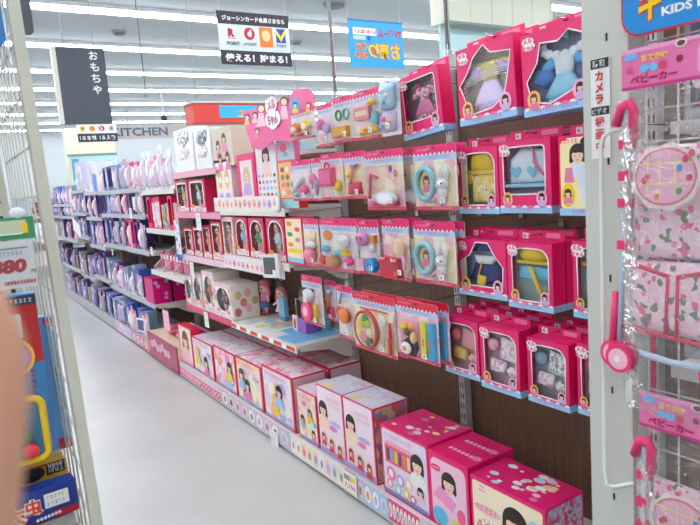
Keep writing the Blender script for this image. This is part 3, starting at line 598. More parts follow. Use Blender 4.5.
def i_redbag(mb, W, H, y):
    mb.box(-W * .48, W * .22, y - .026, y, H * .05, H * .38, M((225, 30, 60), .35)); bow(mb, -W * .3, H * .36, .012, y - .027, LPINK); bow(mb, W * .1, H * .34, .013, y - .027, LPINK)
    mb.ball((W * .2, y - .014, H * .52), (W * .22, .016, H * .16), M((248, 205, 170))); mb.tube([(W * .05, y - .02, H * .62), (W * .4, y - .02, H * .4), (W * .42, y - .02, H * .2)], .008, LPINK); mb.ell(W * .12, H * .12, .01, .01, y - .028, ORAN)
def i_plate(mb, W, H, y):
    cx, cz, R = -W * .16, H * .38, W * .28
    mb.cyl((cx, y - .012, cz), R, .011, M((206, 60, 50), .35), n=36); mb.cyl((cx, y - .014, cz), R * .84, .003, M((240, 222, 180), .4), n=36); mb.ring((cx, y - .013, cz), R * .95, .004, M((226, 90, 70), .3))
    for a, b, r, c in ((-.3, .3, .32, YEL), (.25, .35, .3, M((190, 220, 90))), (.1, .6, .28, GREEN), (-.1, -.35, .42, M((244, 160, 170))), (.4, -.1, .3, M((250, 235, 190))), (-.5, -.2, .25, M((250, 230, 110))), (.2, -.65, .2, GREEN), (.5, -.5, .18, M((120, 70, 90)))):
        mb.ball((cx + a * R, y - .016, cz + b * R), (r * R, .006, r * R * .8), c, 10, 6)
    mb.tube([(W * .26, y - .012, H * .16), (W * .26, y - .012, H * .5)], .006, M((214, 224, 226))); mb.ball((W * .26, y - .012, H * .6), (W * .07, .006, H * .09), M((226, 236, 238)))
    mb.tube([(W * .40, y - .012, H * .08), (W * .40, y - .012, H * .34)], .008, M((236, 90, 50))); mb.tube([(W * .42, y - .012, H * .34), (W * .42, y - .012, H * .6)], .007, M((240, 90, 110)))
    mb.rect(-W * .3, W * .35, H * .72, H * .75, y - .001, M((236, 90, 60)))
def i_bento(mb, W, H, y):
    mb.puff(rrect(-W * .40, W * .08, H * .06, H * .66, .02), y, .012, M((244, 150, 180), .35)); mb.puff([(-W * .3, H * .3), (W * .0, H * .5), (W * .08, H * .22), (-W * .02, H * .06), (-W * .34, H * .1)], y - .010, .006, DARK)
    mb.ball((-W * .18, y - .016, H * .2), (W * .16, .010, H * .125), DARK); mb.ball((-W * .18, y - .022, H * .2), (W * .135, .010, H * .105), WHITE); mb.ball((-W * .18, y - .029, H * .2), (W * .055, .006, H * .05), ORAN)
    mb.ball((-W * .24, y - .016, H * .56), (W * .1, .012, H * .07), YEL); mb.ball((-W * .06, y - .016, H * .58), (W * .07, .01, H * .05), M((250, 190, 20))); mb.ball((-W * .12, y - .018, H * .46), (W * .12, .01, H * .05), M((90, 56, 30))); mb.ball((W * .0, y - .018, H * .40), (W * .07, .012, H * .1), M((244, 214, 130)))
    mb.prism(rrect(W * .15, W * .28, H * .1, H * .7, .008), y - .016, y, M((244, 226, 90), .35)); mb.prism(rrect(W * .33, W * .46, H * .08, H * .7, .008), y - .016, y, M((80, 180, 226), .35))
    for x in (.215, .395): mb.rect(W * x - .004, W * x + .004, H * .3, H * .42, y - .0165, M((236, 120, 60)))
def i_heads(mb, W, H, y):
    for x, hc in ((-.22, ORAN), (.22, M((250, 225, 90)))):
        mb.ball((W * x, y - .016, H * .42), (W * .17, .016, H * .17), hc); mb.ball((W * x, y - .022, H * .36), (W * .12, .014, H * .12), SKIN)
    mb.ball((-W * .44, y - .012, H * .2), (W * .07, .012, H * .08), PINK); mb.ball((0, y - .01, H * .16), (W * .3, .01, H * .05), M((236, 70, 70)))
def i_rings(mb, W, H, y):
    mb.rr(-W * .4, W * .4, H * .44, H * .74, .008, y - .001, WHITE)
    for x, c in ((-.18, GREEN), (.2, M((90, 190, 190)))): mb.ring((W * x, y - .006, H * .6), W * .13, .004, c)
    mb.box(-W * .36, W * .3, y - .024, y, H * .12, H * .34, M((246, 180, 40), .4)); mb.box(-W * .36, W * .3, y - .025, y - .024, H * .12, H * .15, M((236, 90, 60)))
def i_bath(mb, W, H, y):
    mb.prism(rrect(-W * .36, W * .2, H * .40, H * .66, .008), y - .018, y, M((246, 140, 160), .4)); mb.rect(-W * .3, W * .14, H * .48, H * .58, y - .0185, M((252, 220, 190)))
    mb.puff([(W * .18, H * .3), (W * .44, H * .24), (W * .46, H * .5), (W * .26, H * .56)], y, .016, M((130, 205, 220), .5)); mb.ball((W * .3, y - .014, H * .72), (W * .14, .012, H * .08), M((236, 190, 60)))
    mb.puff([(-W * .3, H * .1), (W * .46, H * .1), (W * .4, H * .26), (-W * .26, H * .24)], y, .014, M((250, 200, 30), .4)); mb.rect(-W * .06, W * .2, H * .14, H * .2, y - .0145, M((240, 110, 60)))
def i_pinkset(mb, W, H, y):
    mb.ball((-W * .16, y - .014, H * .52), (W * .26, .016, H * .14), M((246, 130, 190))); mb.ball((W * .22, y - .014, H * .4), (W * .16, .014, H * .12), LILAC); mb.ball((-W * .1, y - .012, H * .22), (W * .2, .014, H * .09), M((250, 200, 220)))
def i_silver(mb, W, H, y):
    mb.puff(rrect(-W * .38, W * .34, H * .46, H * .94, .02), y, .03, M((176, 214, 232), .25)); mb.puff([(-W * .3, H * .06), (W * .3, H * .08), (W * .34, H * .4), (-W * .34, H * .44)], y, .024, M((225, 205, 235), .3))
    for x, z_, c in ((-.1, .3, PINK), (.14, .22, YEL), (-.2, .16, M((110, 180, 220))), (.1, .7, WHITE), (-.12, .8, WHITE), (-.02, .6, M((120, 190, 220)))): mb.ball((W * x, y - .03, H * z_), (W * .1, .006, H * .05), c, 10, 6)
def i_cream(mb, W, H, y):
    mb.ball((0, y - .014, H * .24), (W * .36, .02, H * .17), M((246, 130, 160))); mb.ball((W * .1, y - .014, H * .46), (W * .34, .016, H * .08), WHITE); mb.puff([(-W * .4, H * .5), (W * .3, H * .52), (W * .34, H * .72), (-W * .2, H * .66)], y, .016, M((250, 225, 200)))
XP = 1.46
B1 = card_pack('upper card pack with white rabbit doll and pale blue oval carrier', quad(XP, (413, 147), (455.5, 142.5), (418.5, 210)), i_bunny, body=[(252, 240, 205), (250, 228, 190), (250, 200, 205), (255, 246, 225)], sc=25)
C5 = dup(B1, None, 'lower card pack with white rabbit doll and pale blue carrier, under the first'); q = quad(XP, (414.5, 223), (453, 225.5), (420, 282)); C5.location = q[0]; hook(bay_of(q[0][1]), q[0][1], q[0][2] + quad(XP, (413, 147), (455.5, 142.5), (418.5, 210))[2] * .955, XP - .006)
B2 = card_pack('card pack with pink stroller handle and white fluffy bonnet', quad(XP, (364.5, 153), (402, 146), (371.5, 210)), i_cart, body=[(245, 222, 190), (235, 205, 185), (250, 235, 210), (245, 190, 200)], sc=25)
B3 = card_pack('card pack with a bright pink toy carry case', quad(XP, (320.6, 155), (342, 152), (324.5, 200)), i_case, body=[(252, 240, 200), (250, 228, 180), (252, 236, 224), (248, 214, 210)])
B4 = card_pack('narrow card pack with red pouch and lilac comb beside the carry case pack', quad(XP, (343, 153), (364, 150), (346, 199)), i_stick, body=[(252, 240, 200), (250, 228, 180), (252, 236, 224), (248, 214, 210)])
B5 = card_pack('small card pack with white hair dryer and magenta bulb', quad(XP + .03, (291, 161), (309.5, 159.5), (296.5, 201)), i_gun)
B6 = card_pack('narrow card pack with pastel brushes between dryer pack and carry case pack', quad(XP + .03, (310.5, 159), (320, 157), (314.5, 201)), i_pinkset)
A1 = card_pack('shiny silver-blue bag pack hanging left of the flowered dress box', quad(XP, (379.5, 82), (398.5, 76.5), (385.5, 136.5)), i_silver, hdr=WHITE, body=ART_WH, foot=WHITE, bulge=.045, hdr_h=.06)
A2 = card_pack('top row card pack with bath toys and yellow towel', quad(XP, (352.5, 93), (379, 86.5), (355, 141)), i_bath)
A3 = card_pack('top row card pack with ring toys over an orange tub', quad(XP, (332, 99), (352, 93.5), (336, 143.5)), i_rings)
A4 = card_pack('top row card pack with pink and lilac pouches', quad(XP, (316.5, 107), (331.5, 100.5), (320.5, 147)), i_pinkset)
A5 = card_pack('top row card pack with two small doll heads, orange and blonde', quad(XP + .04, (290.5, 113), (314.5, 106), (294, 141)), i_heads)
C1 = card_pack('card pack with cream cake and pink jelly toys at the shelf end', quad(XP, (302.4, 219), (317.5, 218), (306, 265)), i_cream, body=[(252, 240, 200), (250, 228, 180), (252, 236, 224), (248, 214, 210)])
C2 = card_pack('wide card pack of snack toys with a white bear cup', quad(XP, (319, 218), (356, 220), (322, 268)), i_snack)
C3 = card_pack('card pack with lilac mug face and blue cup face', quad(XP, (357.5, 220), (378, 221), (360.5, 273)), i_cups)
C4 = card_pack('card pack with red bag bearing pink bows and a peach baby bottle', quad(XP, (381.4, 218.5), (408, 219.5), (386, 278)), i_redbag, body=[(250, 225, 215), (250, 205, 205), (252, 236, 220), (244, 180, 190)], sc=25)
D1 = card_pack('card pack with red round plate of food, spoon and bottle', quad(XP - .02, (352, 291), (394, 298), (352.5, 345)), i_plate, body=[(250, 232, 190), (248, 222, 175), (252, 240, 210), (246, 205, 160)], hdr=M((228, 24, 64), .35), sc=25)
D2 = card_pack('card pack with bento box, yellow and blue utensil cases', quad(XP - .02, (395.5, 299), (437, 304), (397.5, 353.5)), i_bento, body=[(250, 214, 226), (248, 196, 214), (252, 232, 238), (246, 180, 205)], hdr=M((228, 24, 64), .35), sc=25)
def i_orange(mb, W, H, y):
    mb.ball((W * .1, y - .016, H * .45), (W * .34, .018, H * .15), M((250, 140, 60))); mb.ball((-W * .3, y - .01, H * .5), (W * .14, .012, H * .1), M((230, 60, 60))); mb.tube([(-W * .2, y - .012, H * .66), (-W * .1, y - .012, H * .86)], .006, SKYB)
D3 = card_pack('small card pack with orange fruit toys left of the food plate pack', quad(XP + .02, (336, 283), (351.5, 288), (339.5, 336)), i_orange)
def i_utens(mb, W, H, y):
    mb.ball((-W * .06, y - .014, H * .62), (W * .24, .018, H * .13), M((226, 226, 232))); mb.cyl((-W * .12, y - .03, H * .28), W * .24, .02, M((244, 80, 130))); mb.cyl((-W * .12, y - .033, H * .28), W * .12, .02, LPINK)
    mb.tube([(W * .3, y - .018, H * .1), (W * .28, y - .018, H * .46)], .012, M((246, 200, 40))); mb.box(-W * .42, W * .1, y - .01, y, H * .68, H * .74, DARK)
D4 = card_pack('clear card pack with grey bear, pink camera and yellow stick at the play shelf corner', quad(XP, (301, 275), (321, 277), (303, 321)), i_utens, body=[(236, 228, 226), (246, 226, 216), (225, 215, 222), (250, 240, 230)], sc=25)
D5 = card_pack('card pack with pale brushes between bear camera pack and orange fruit pack', quad(XP + .05, (324, 279), (335, 282), (326.5, 319)), i_stick)
for t, nm in ((B1, 'upper rabbit doll'), (C5, 'lower rabbit doll'), (B2, 'white bonnet'), (A2, 'bath toys'), (A3, 'ring toys'), (B3, 'pink carry case'), (C2, 'snack toys'), (C4, 'red bag'), (D1, 'food plate'), (D2, 'bento box'), (C3, 'mug faces'), (A4, 'pink pouches')):
    k = behind(t, .042, ['toy card pack hanging close behind the %s pack' % nm])[0]
    k.location.y -= .012 if t in (D1, D2) else .005
    if t is B2: k.location.y -= .08; k.location.x += .03
    if t in (C4,): k.location.y -= .02

# ------------------------------------------------------------------ BASE ROW cartons
ZB = .1205
def carton(name, label, q, d, edge=HOT, front=None, topfn=None, side=None, cat='toy box'):
    (X, y, z), W, H = q
    t = thing(name, label, cat, (X, y, z), RZ); h2 = W / 2
    mb = MB().box(-h2, h2, 0, d, 0, H, edge)
    if front: front(mb, W, H)
    if topfn: topfn(mb, W, d, H + .0006)
    mb.build('carton', t)
    if side:
        sb_ = MB().add([(h2 + .0006, .008, .008), (h2 + .0006, d - .008, .008), (h2 + .0006, d - .008, H - .008), (h2 + .0006, .008, H - .008)], [(0, 1, 2, 3)], side); sb_.build('side_print', t)
    return t
def tp(mt, n=5, seed=0, marg=.008):
    def f(mb, W, d, z):
        rn = random.Random(seed); mb.top(-W / 2 + marg, W / 2 - marg, marg, d - marg, z, mt)
        for k in range(n * 4):
            x = rn.uniform(-W * .36, W * .36); yy = d * (.08 + .84 * (k + .5) / (n * 4)); r = rn.uniform(.006, .02)
            mb.add([(x + r * 1.2 * math.cos(a), yy + r * .8 * math.sin(a), z + .0005 + k * 3e-5) for a in [i * math.pi / 8 for i in range(16)]], [tuple(range(16))], rn.choice([LPINK, M((248, 214, 150)), M((200, 215, 240)), WHITE, M((236, 120, 170))]))
    return f
PKM = PR([(248, 214, 226), (244, 180, 205), (250, 232, 215), (240, 140, 175), (222, 214, 236)], 22, seed=1); LTM = PR([(244, 228, 236), (240, 208, 222), (232, 222, 240), (214, 216, 240), (248, 234, 224)], 22, seed=2); YEM = PR([(250, 236, 200), (250, 222, 170), (248, 220, 215), (240, 232, 214), (246, 200, 200)], 22, seed=3)
def f_girl1(mb, W, H):
    mb.rr(-W * .47, W * .47, H * .03, H * .95, .012, -.0006, M((250, 232, 200)))
    logo(mb, -W * .32, H * .88, H * .05, -.0012); girl(mb, W * .12, H * .62, W * .155, -.0012, HAIR, LPINK); mb.ell(-W * .26, H * .62, W * .2, H * .06, -.0012, M((244, 190, 210))); squiggle(mb, -W * .42, -W * .08, H * .62, H * .07, -.0016, M((226, 130, 60)), 2)
    mb.ell(-W * .26, H * .36, W * .16, H * .14, -.0012, PR(ART_PK, 110)); mb.ell(W * .38, H * .72, W * .09, H * .08, -.0012, M((170, 215, 225))); mb.ell(W * .38, H * .3, W * .1, H * .12, -.0012, LILAC)
P1 = carton('toy_carton', 'low pink carton with smiling dark-haired girl at the near end of the floor row', quad(XF + .03, (470, 474), (545, 510), zb=ZB), .19, front=f_girl1, topfn=tp(M((234, 30, 112), .35), 7, 3), side=PR([(190, 190, 205), (210, 120, 160), (170, 175, 200), (200, 60, 110)], 60))
def f_girl2(mb, W, H):
    mb.rr(-W * .44, W * .44, H * .03, H * .93, .03, -.0006, M((246, 196, 220)))
    girl(mb, W * .02, H * .66, W * .17, -.0012, HAIR, M((245, 225, 232))); mb.ell(-W * .3, H * .8, W * .13, H * .045, -.0012, HOT); squiggle(mb, -W * .4, -W * .2, H * .8, H * .03, -.0016, WHITE)
    mb.poly([(-W * .4, H * .42), (W * .1, H * .3), (W * .2, H * .44), (-W * .2, H * .58)], -.0024, M((245, 150, 200))); mb.ell(-W * .24, H * .16, W * .2, H * .12, -.0012, M((90, 190, 220))); mb.ell(W * .24, H * .12, W * .2, H * .1, -.0012, M((190, 210, 80))); mb.ell(W * .3, H * .3, W * .1, H * .1, -.0016, M((240, 90, 140)))
def t_script(mb, W, d, z):
    for k, yy in enumerate((.32, .68)):
        for j in range(6): mb.add([(-W * .3 + W * .1 * j, d * yy - .01, z), (-W * .3 + W * .1 * j + W * .07, d * yy - .012, z), (-W * .3 + W * .1 * j + W * .08, d * yy + .004, z), (-W * .3 + W * .1 * j + .004, d * yy + .008, z)], [(0, 1, 2, 3)], LPINK)
        mb.add([(W * .36 + .022 * math.cos(a), d * yy + .016 * math.sin(a), z) for a in [i * math.pi / 6 for i in range(12)]], [tuple(range(12))], M((246, 140, 180)))
P2 = carton('toy_carton', 'tall hot pink carton with girl holding pink toy and white script on its lid', quad(XF + .03, (427.5, 447), (467.5, 470), zb=ZB), .24, front=f_girl2, topfn=t_script)
def f_house(mb, W, H):
    mb.rr(-W * .47, W * .47, H * .03, H * .96, .014, -.0006, M((232, 218, 236)))
    mb.rect(-W * .42, W * .2, H * .48, H * .74, -.0012, M((236, 96, 130))); mb.poly([(-W * .44, H * .74), (W * .22, H * .74), (W * .14, H * .8), (-W * .36, H * .8)], -.0012, M((244, 160, 185)))
    for k, c in enumerate((M((120, 60, 60)), M((90, 190, 210)), YEL, M((90, 80, 140)), ORAN, M((250, 210, 190)))): mb.rect(-W * .38 + W * .09 * k, -W * .32 + W * .09 * k, H * .52, H * .7, -.0018, c)
    squiggle(mb, -W * .42, W * .2, H * .88, H * .05, -.0014, M((236, 120, 170)), 8); girl(mb, W * .28, H * .66, W * .12, -.0012, HAIR, WHITE); girl(mb, W * .32, H * .3, W * .06, -.0012, HAIR, LPINK)
    for x, z_, r, c in ((-.3, .34, .1, PINK), (-.1, .3, .09, LILAC), (.08, .32, .09, M((250, 205, 190))), (-.34, .18, .07, M((244, 150, 150))), (-.16, .15, .08, M((170, 200, 230))), (.02, .16, .07, YEL), (.16, .14, .06, PINK)): mb.ell(W * x, H * z_, W * r, W * r, -.0014, c); mb.ell(W * x, H * z_, W * r * .5, W * r * .6, -.0018, WHITE, 10)
    mb.rect(-W * .46, W * .46, H * .04, H * .09, -.0016, M((120, 150, 210)))
P3 = carton('toy_carton', 'carton with doll house picture and two girls, left of tall hot pink carton', quad(XF + .03, (380, 423), (427, 446), zb=ZB), .24, front=f_house, topfn=tp(M((234, 50, 122), .35), 4, 5))
def f_white(mb, W, H):
    mb.rect(-W * .47, W * .47, H * .02, H * .98, -.0006, M((246, 226, 236)))
    mb.rect(-W * .5, W * .5, 0, H * .1, -.0012, M((186, 176, 220))); squiggle(mb, -W * .4, W * .4, H * .05, H * .045, -.0016, HOT, 6)
    girl(mb, -W * .26, H * .66, W * .15, -.0012, HAIR, M((250, 216, 190))); mb.ell(W * .18, H * .52, W * .2, H * .035, -.0012, LILAC); mb.ell(W * .1, H * .44, W * .14, H * .04, -.0016, M((232, 130, 190)))
    squiggle(mb, -W * .05, W * .42, H * .85, H * .05, -.0016, PINK, 4); squiggle(mb, 0, W * .4, H * .77, H * .04, -.0016, M((200, 160, 210)), 5)
    for x, z_ in ((-.3, .24), (0, .2), (.3, .17)): mb.ell(W * x, H * z_, W * .12, W * .15, -.0014, M((250, 200, 190))); girl(mb, W * x, H * z_ + .004, W * .07, -.0018, BROWNH, M((225, 60, 60)))
STRIPE = PR([(214, 196, 160), (226, 214, 180), (190, 170, 130), (140, 150, 190), (214, 120, 120)], 30)
P5 = carton('toy_carton', 'right one of two tall cartons with white lids, girl with mouth covered', quad(XF + .03, (342, 396), (372, 409), zb=ZB), .20, edge=M((232, 60, 110), .35), front=f_white, topfn=tp(M((222, 218, 236), .35), 3, 8, .003), side=STRIPE)
P4 = dup(P5, None, 'left one of two tall cartons with white lids'); q = quad(XF + .03, (315, 380), (341.5, 391.5), zb=ZB); P4.location = q[0]; P4.location.y = P5.location.y + quad(XF + .03, (342, 396), (372, 409), zb=ZB)[1] + .004
def f_art(mt, blobs=True, seed=0):
    def f(mb, W, H):
        mb.rect(-W * .46, W * .46, H * .03, H * .97, -.0006, mt); rn = random.Random(seed)
        squiggle(mb, -W * .4, W * .3, H * .88, H * .06, -.0016, HOT, seed)
        for k in range(3): girl(mb, W * rn.uniform(-.3, .3), H * (.22 + .2 * k), W * .09, -.0012 - .002 * k, rn.choice([HAIR, BROWNH, M((240, 190, 90))]), rn.choice([PINK, YEL, SKYB]))
        for k in range(7): mb.ell(W * rn.uniform(-.38, .38), H * rn.uniform(.1, .8), W * rn.uniform(.05, .11), H * rn.uniform(.03, .07), -.0009 - .00002 * k, rn.choice([LPINK, YEL, SKYB, LILAC, PINK, WHITE, M((110, 180, 220))]))
        mb.rect(-W * .46, W * .46, H * .03, H * .09, -.0011, M((170, 180, 220)))
    return f
P6 = carton('toy_carton', 'small narrow carton wedged between red-edged cartons and white-lid cartons', quad(XF + .03, (296, 387.5), (315, 396), zb=ZB), .2, edge=M((226, 60, 100), .35), front=f_art(YEM, seed=2), topfn=tp(M((230, 215, 225), .35), 2, 2, .004))
RE = M((224, 26, 70), .35)
P7 = carton('toy_carton', 'large red-edged carton with blue flower and girls print', quad(XF + .03, (261, 364), (291.3, 379), zb=ZB), .22, edge=RE, front=f_art(LTM, seed=3), topfn=tp(PKM, 5, 1), side=M((226, 206, 216), .35))
P8 = carton('toy_carton', 'red-edged carton with yellow title beside the blue flower carton', quad(XF + .03, (235, 357), (260, 366), zb=ZB), .24, edge=RE, front=f_art(YEM, seed=4), topfn=tp(PKM, 5, 6))
P9 = carton('toy_carton', 'red-edged carton second along from the thin upright box', quad(XF + .03, (212.6, 345), (234, 355), zb=ZB), .24, edge=RE, front=f_art(PKM, seed=5), topfn=tp(LTM, 4, 7))
P10 = carton('toy_carton', 'red-edged carton next to the thin upright box', quad(XF + .03, (191.5, 336.5), (211.5, 345.5), zb=ZB), .24, edge=RE, front=f_art(LTM, seed=6), topfn=tp(LTM, 4, 9))
P11 = carton('toy_carton', 'thin upright pale carton with girl picture at left end of the red row', quad(XF + .03, (177.5, 322), (190.5, 331), zb=ZB), .07, edge=RE, front=lambda mb, W, H: (mb.rect(-W * .44, W * .44, H * .03, H * .97, -.0006, M((248, 220, 200))), girl(mb, 0, H * .62, W * .22, -.0012, BROWNH, LPINK), mb.rect(-W * .44, W * .44, H * .03, H * .14, -.001, LPINK)))
for t, nm, dz in ((P7, 'blue flower', .05), (P8, 'yellow title', .05), (P9, 'second red-edged', .03), (P10, 'red-edged carton beside the thin', 0)):
    dup(t, t.location + Vector((.243, 0, 0)), 'red-edged carton in the second row behind the %s carton' % nm.replace(' carton beside the thin', ' one by the thin'))
P12 = carton('toy_carton', 'long red-topped carton lying behind the thin upright box', ((XF + .1, P11.location.y, ZB), .15, .16), .34, edge=RE, topfn=tp(PKM, 3, 4), front=f_art(LTM, seed=9))
P12.location.x = XF + .106

# picture rails and cards along the base rail
def rail_card(label, u0, v0, u1, v1, h_, fn, name='rail_card', X=XF, cat='shelf card', dz=0):
    a = px(u0, v0, X=X - .003); b_ = px(u1, v1, X=X - .003); W = a.y - b_.y
    t = thing(name, label, cat, (X - .003, (a.y + b_.y) / 2, (a.z + b_.z) / 2 - h_ + dz), RZ)
    mb = MB().box(-W / 2, W / 2, 0, .0025, 0, h_, WHITE); fn(mb, W, h_); mb.build('card', t); MB().box(-W / 2, W / 2, -.003, .0025, h_ + .0001, h_ + .004, CLEARP).build('clip_strip', t)
    return t
def fn_row(base, n, seed, cols=None):
    def f(mb, W, H):
        rn = random.Random(seed); mb.rect(-W / 2, W / 2, 0, H, -.0004, base)
        for k in range(n):
            x = -W / 2 + W * (k + .5) / n; mb.ell(x, H * .5, min(H, W / n) * .42, H * .36, -.0008, rn.choice(cols or [WHITE, LPINK, M((246, 220, 170)), M((200, 220, 240))]), 12); mb.ell(x, H * .46, min(H, W / n) * .2, H * .2, -.0012, rn.choice([PINK, BROWNH, ORAN, LILAC, GREY]), 10)
    return f
def fix(label, y0, y1, z0, h_, fn, X=XF): 
    t = thing('rail_card', label, 'shelf card', (X - .003, (y0 + y1) / 2, z0), RZ); W = abs(y1 - y0)
    mb = MB().box(-W / 2, W / 2, 0, .0025, 0, h_, WHITE); fn(mb, W, h_); mb.build('card', t); return t
Yp = lambda u, v, X=XF: px(u, v, X=X).y
fix('pale blue picture strip on floor rail right of the yellow price card', Yp(357, 480), Yp(388, 500), .022, .11, fn_row(M((178, 200, 224)), 4, 1))
fix('pink and white checked strip at the near end of the floor rail', Yp(389, 502), Yp(420, 520), .03, .1, fn_row(M((236, 70, 120)), 8, 4, [WHITE]))
fix('cream strip of round character pictures on the floor rail left of the yellow price card', Yp(291, 440), Yp(345, 472), .022, .112, fn_row(M((236, 232, 220)), 9, 2))
fix('lilac-grey picture strip of white bubbles on floor rail under red-edged cartons', Yp(223, 400), Yp(289, 438), .022, .112, fn_row(M((206, 196, 210)), 9, 3, [WHITE, LPINK, M((220, 212, 222))]))
fix('dotted pink strip on floor rail under the thin upright box', Yp(178, 370), Yp(222, 398), .03, .06, fn_row(M((230, 90, 130)), 16, 5, [LPINK]))
def price_card(label, u0, v0, W, H, X, amount=None, tilt=0, name='price_card', frame=WHITE, group=None):
    p = px(u0, v0, X=X - .008); t = thing(name, label, 'price card', (p.x, p.y, p.z - H), RZ, group)
    if tilt: t.rotation_euler = (Matrix.Rotation(RZ, 3, 'Z') @ Matrix.Rotation(math.radians(tilt), 3, 'Y')).to_euler()
    mb = MB().box(-W / 2, W / 2, 0, .002, 0, H, frame)
    if amount:
        mb.rect(-W * .42, W * .1, H * .6, H * .85, -.0004, GREY); mb.rect(0, W * .42, H * .62, H * .88, -.0005, M((236, 210, 60))); mb.text(amount, W * .02, H * .34, H * .26, -.0008, M((206, 30, 70)), wid=W * .8)
        mb.rect(-W * .44, W * .44, H * .08, H * .12, -.0006, YEL)
    else:
        squiggle(mb, -W * .38, W * .38, H * .78, H * .09, -.0006, GREY, 2); squiggle(mb, -W * .3, W * .3, H * .45, H * .14, -.0006, M((150, 150, 160)), 3); squiggle(mb, -W * .38, W * .2, H * .18, H * .07, -.0006, GREY, 5)
    mb.build('card', t); return t
price_card('yellow and white price card reading 7,150 hanging from the floor rail', 349, 473, .115, .105, XF - .004, '7,150')
price_card('small white price card with red figures under blue flower carton', 273.5, 431, .10, .085, XF - .004, None)
price_card('white price card hanging from rail of the red doll box shelf', 197.5, 213, .10, .125, SX, None)
price_card('white price card hanging below the row of pink doll boxes', 191, 262, .085, .11, SX, None)
price_card('white price card hanging from red rail below the white doll boxes', 205.5, 312, .085, .115, SX, None)
p = px(172.5, 219, X=SX - .01)
t = thing('shelf_sign', 'tall narrow picture sign hanging at the left of the pink doll boxes', 'sign', (p.x, p.y - .09, p.z - .33), RZ)
mb = MB().box(-.07, .05, 0, .003, 0, .32, M((226, 232, 240)))
for k in range(6): mb.ell(-.035 + .05 * (k % 2), .08 + .045 * k, .022, .018, -.0006, [SKYB, PINK, M((70, 150, 140)), LILAC, ORAN, PINK][k])
mb.rect(-.07, .05, .0, .05, -.0006, M((40, 90, 180))); mb.build('board', t)

# ------------------------------------------------------------------ BAY 3 / 4 SHELF GOODS
def doll(mb, x, z, h, y, hair, dress, hat=None):
    mb.ball((x, y, z + h * .82), (h * .15, h * .12, h * .15), SKIN); mb.ball((x, y + h * .03, z + h * .84), (h * .19, h * .13, h * .17), hair)
    mb.puff([(x - h * .26, z + h * .3), (x + h * .26, z + h * .3), (x + h * .1, z + h * .7), (x - h * .1, z + h * .7)], y + h * .08, h * .16, dress)
    for s in (-1, 1): mb.tube([(x + s * h * .08, y, z + h * .32), (x + s * h * .08, y, z)], h * .045, SKIN, 6); mb.tube([(x + s * h * .1, y, z + h * .66), (x + s * h * .24, y - h * .04, z + h * .46)], h * .035, SKIN, 6)
    for s in (-1, 1): mb.ball((x + s * h * .06, y - h * .115, z + h * .81), h * .02, DARK, 6, 5)
def window_doll_box(label, q, d, edge, hair, dress, inside, win='arch', group=None, zb=None, name='doll_box', band=LPINK):
    (X, y, z), W, H = q
    t = thing(name, label, 'doll box', (X, y, z), RZ, group); h2 = W / 2; mb = MB()
    hole = arch(-W * .36, W * .36, H * .18, H * .90, W * .3) if win == 'arch' else (rrect(-W * .36, W * .36, H * .2, H * .9, W * .06) if win == 'rect' else [(W * .36 * math.cos(a), H * .54 + H * .34 * math.sin(a)) for a in [i * math.pi / 12 for i in range(24)]])
    mb.holed(-h2, h2, 0, H, hole, 0, edge, WHITE if edge is not WHITE else LPINK, W * .05)
    for x0, x1 in ((-h2, -h2 + .001), (h2 - .001, h2)): mb.box(x0, x1, 0, d, 0, H, edge)
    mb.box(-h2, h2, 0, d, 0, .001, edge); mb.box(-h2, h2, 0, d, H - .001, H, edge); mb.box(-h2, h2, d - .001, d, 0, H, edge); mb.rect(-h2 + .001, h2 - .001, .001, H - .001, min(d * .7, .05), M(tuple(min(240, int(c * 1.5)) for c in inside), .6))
    mb.rect(-h2 * .96, h2 * .96, H * .02, H * .16, -.0008, PR(ART_LT, 90, seed=len(label) % 5)); squiggle(mb, -W * .4, W * .4, H * .94, H * .035, -.001, LPINK)
    mb.rect(-h2 * .96, h2 * .96, H * .9, H * .97, -.0008, LPINK) if edge is not RED else None; mb.ell(-W * .28, H * .2, W * .12, H * .06, -.0012, ORAN, 10); mb.ell(W * .3, H * .2, W * .12, H * .06, -.0012, PINK, 10)
    rn = random.Random(len(label)); cc_ = [LPINK, ORAN, PINK, LILAC, SKYB, YEL, M((190, 150, 130)), M((150, 190, 160))]
    if edge is not RED:
        for k in range(10): mb.ell(W * rn.choice([-.43, .43, -.4, .41]), H * rn.uniform(.2, .88), W * .05, W * .05, -.001, rn.choice(cc_), 8)
    for k in range(6): mb.ell(W * rn.uniform(-.4, .4), H * rn.uniform(.04, .15), W * .05, H * .025, -.0014, rn.choice(cc_), 8)
    mb.build('carton', t); MB().poly(hole, .001, FILM).build('window', t)
    g = MB(); doll(g, -W * .04, H * .16, H * .72, min(d * .4, .024), hair, dress); g.build('doll', t)
    return t
z3 = 1.06; z4 = 1.0
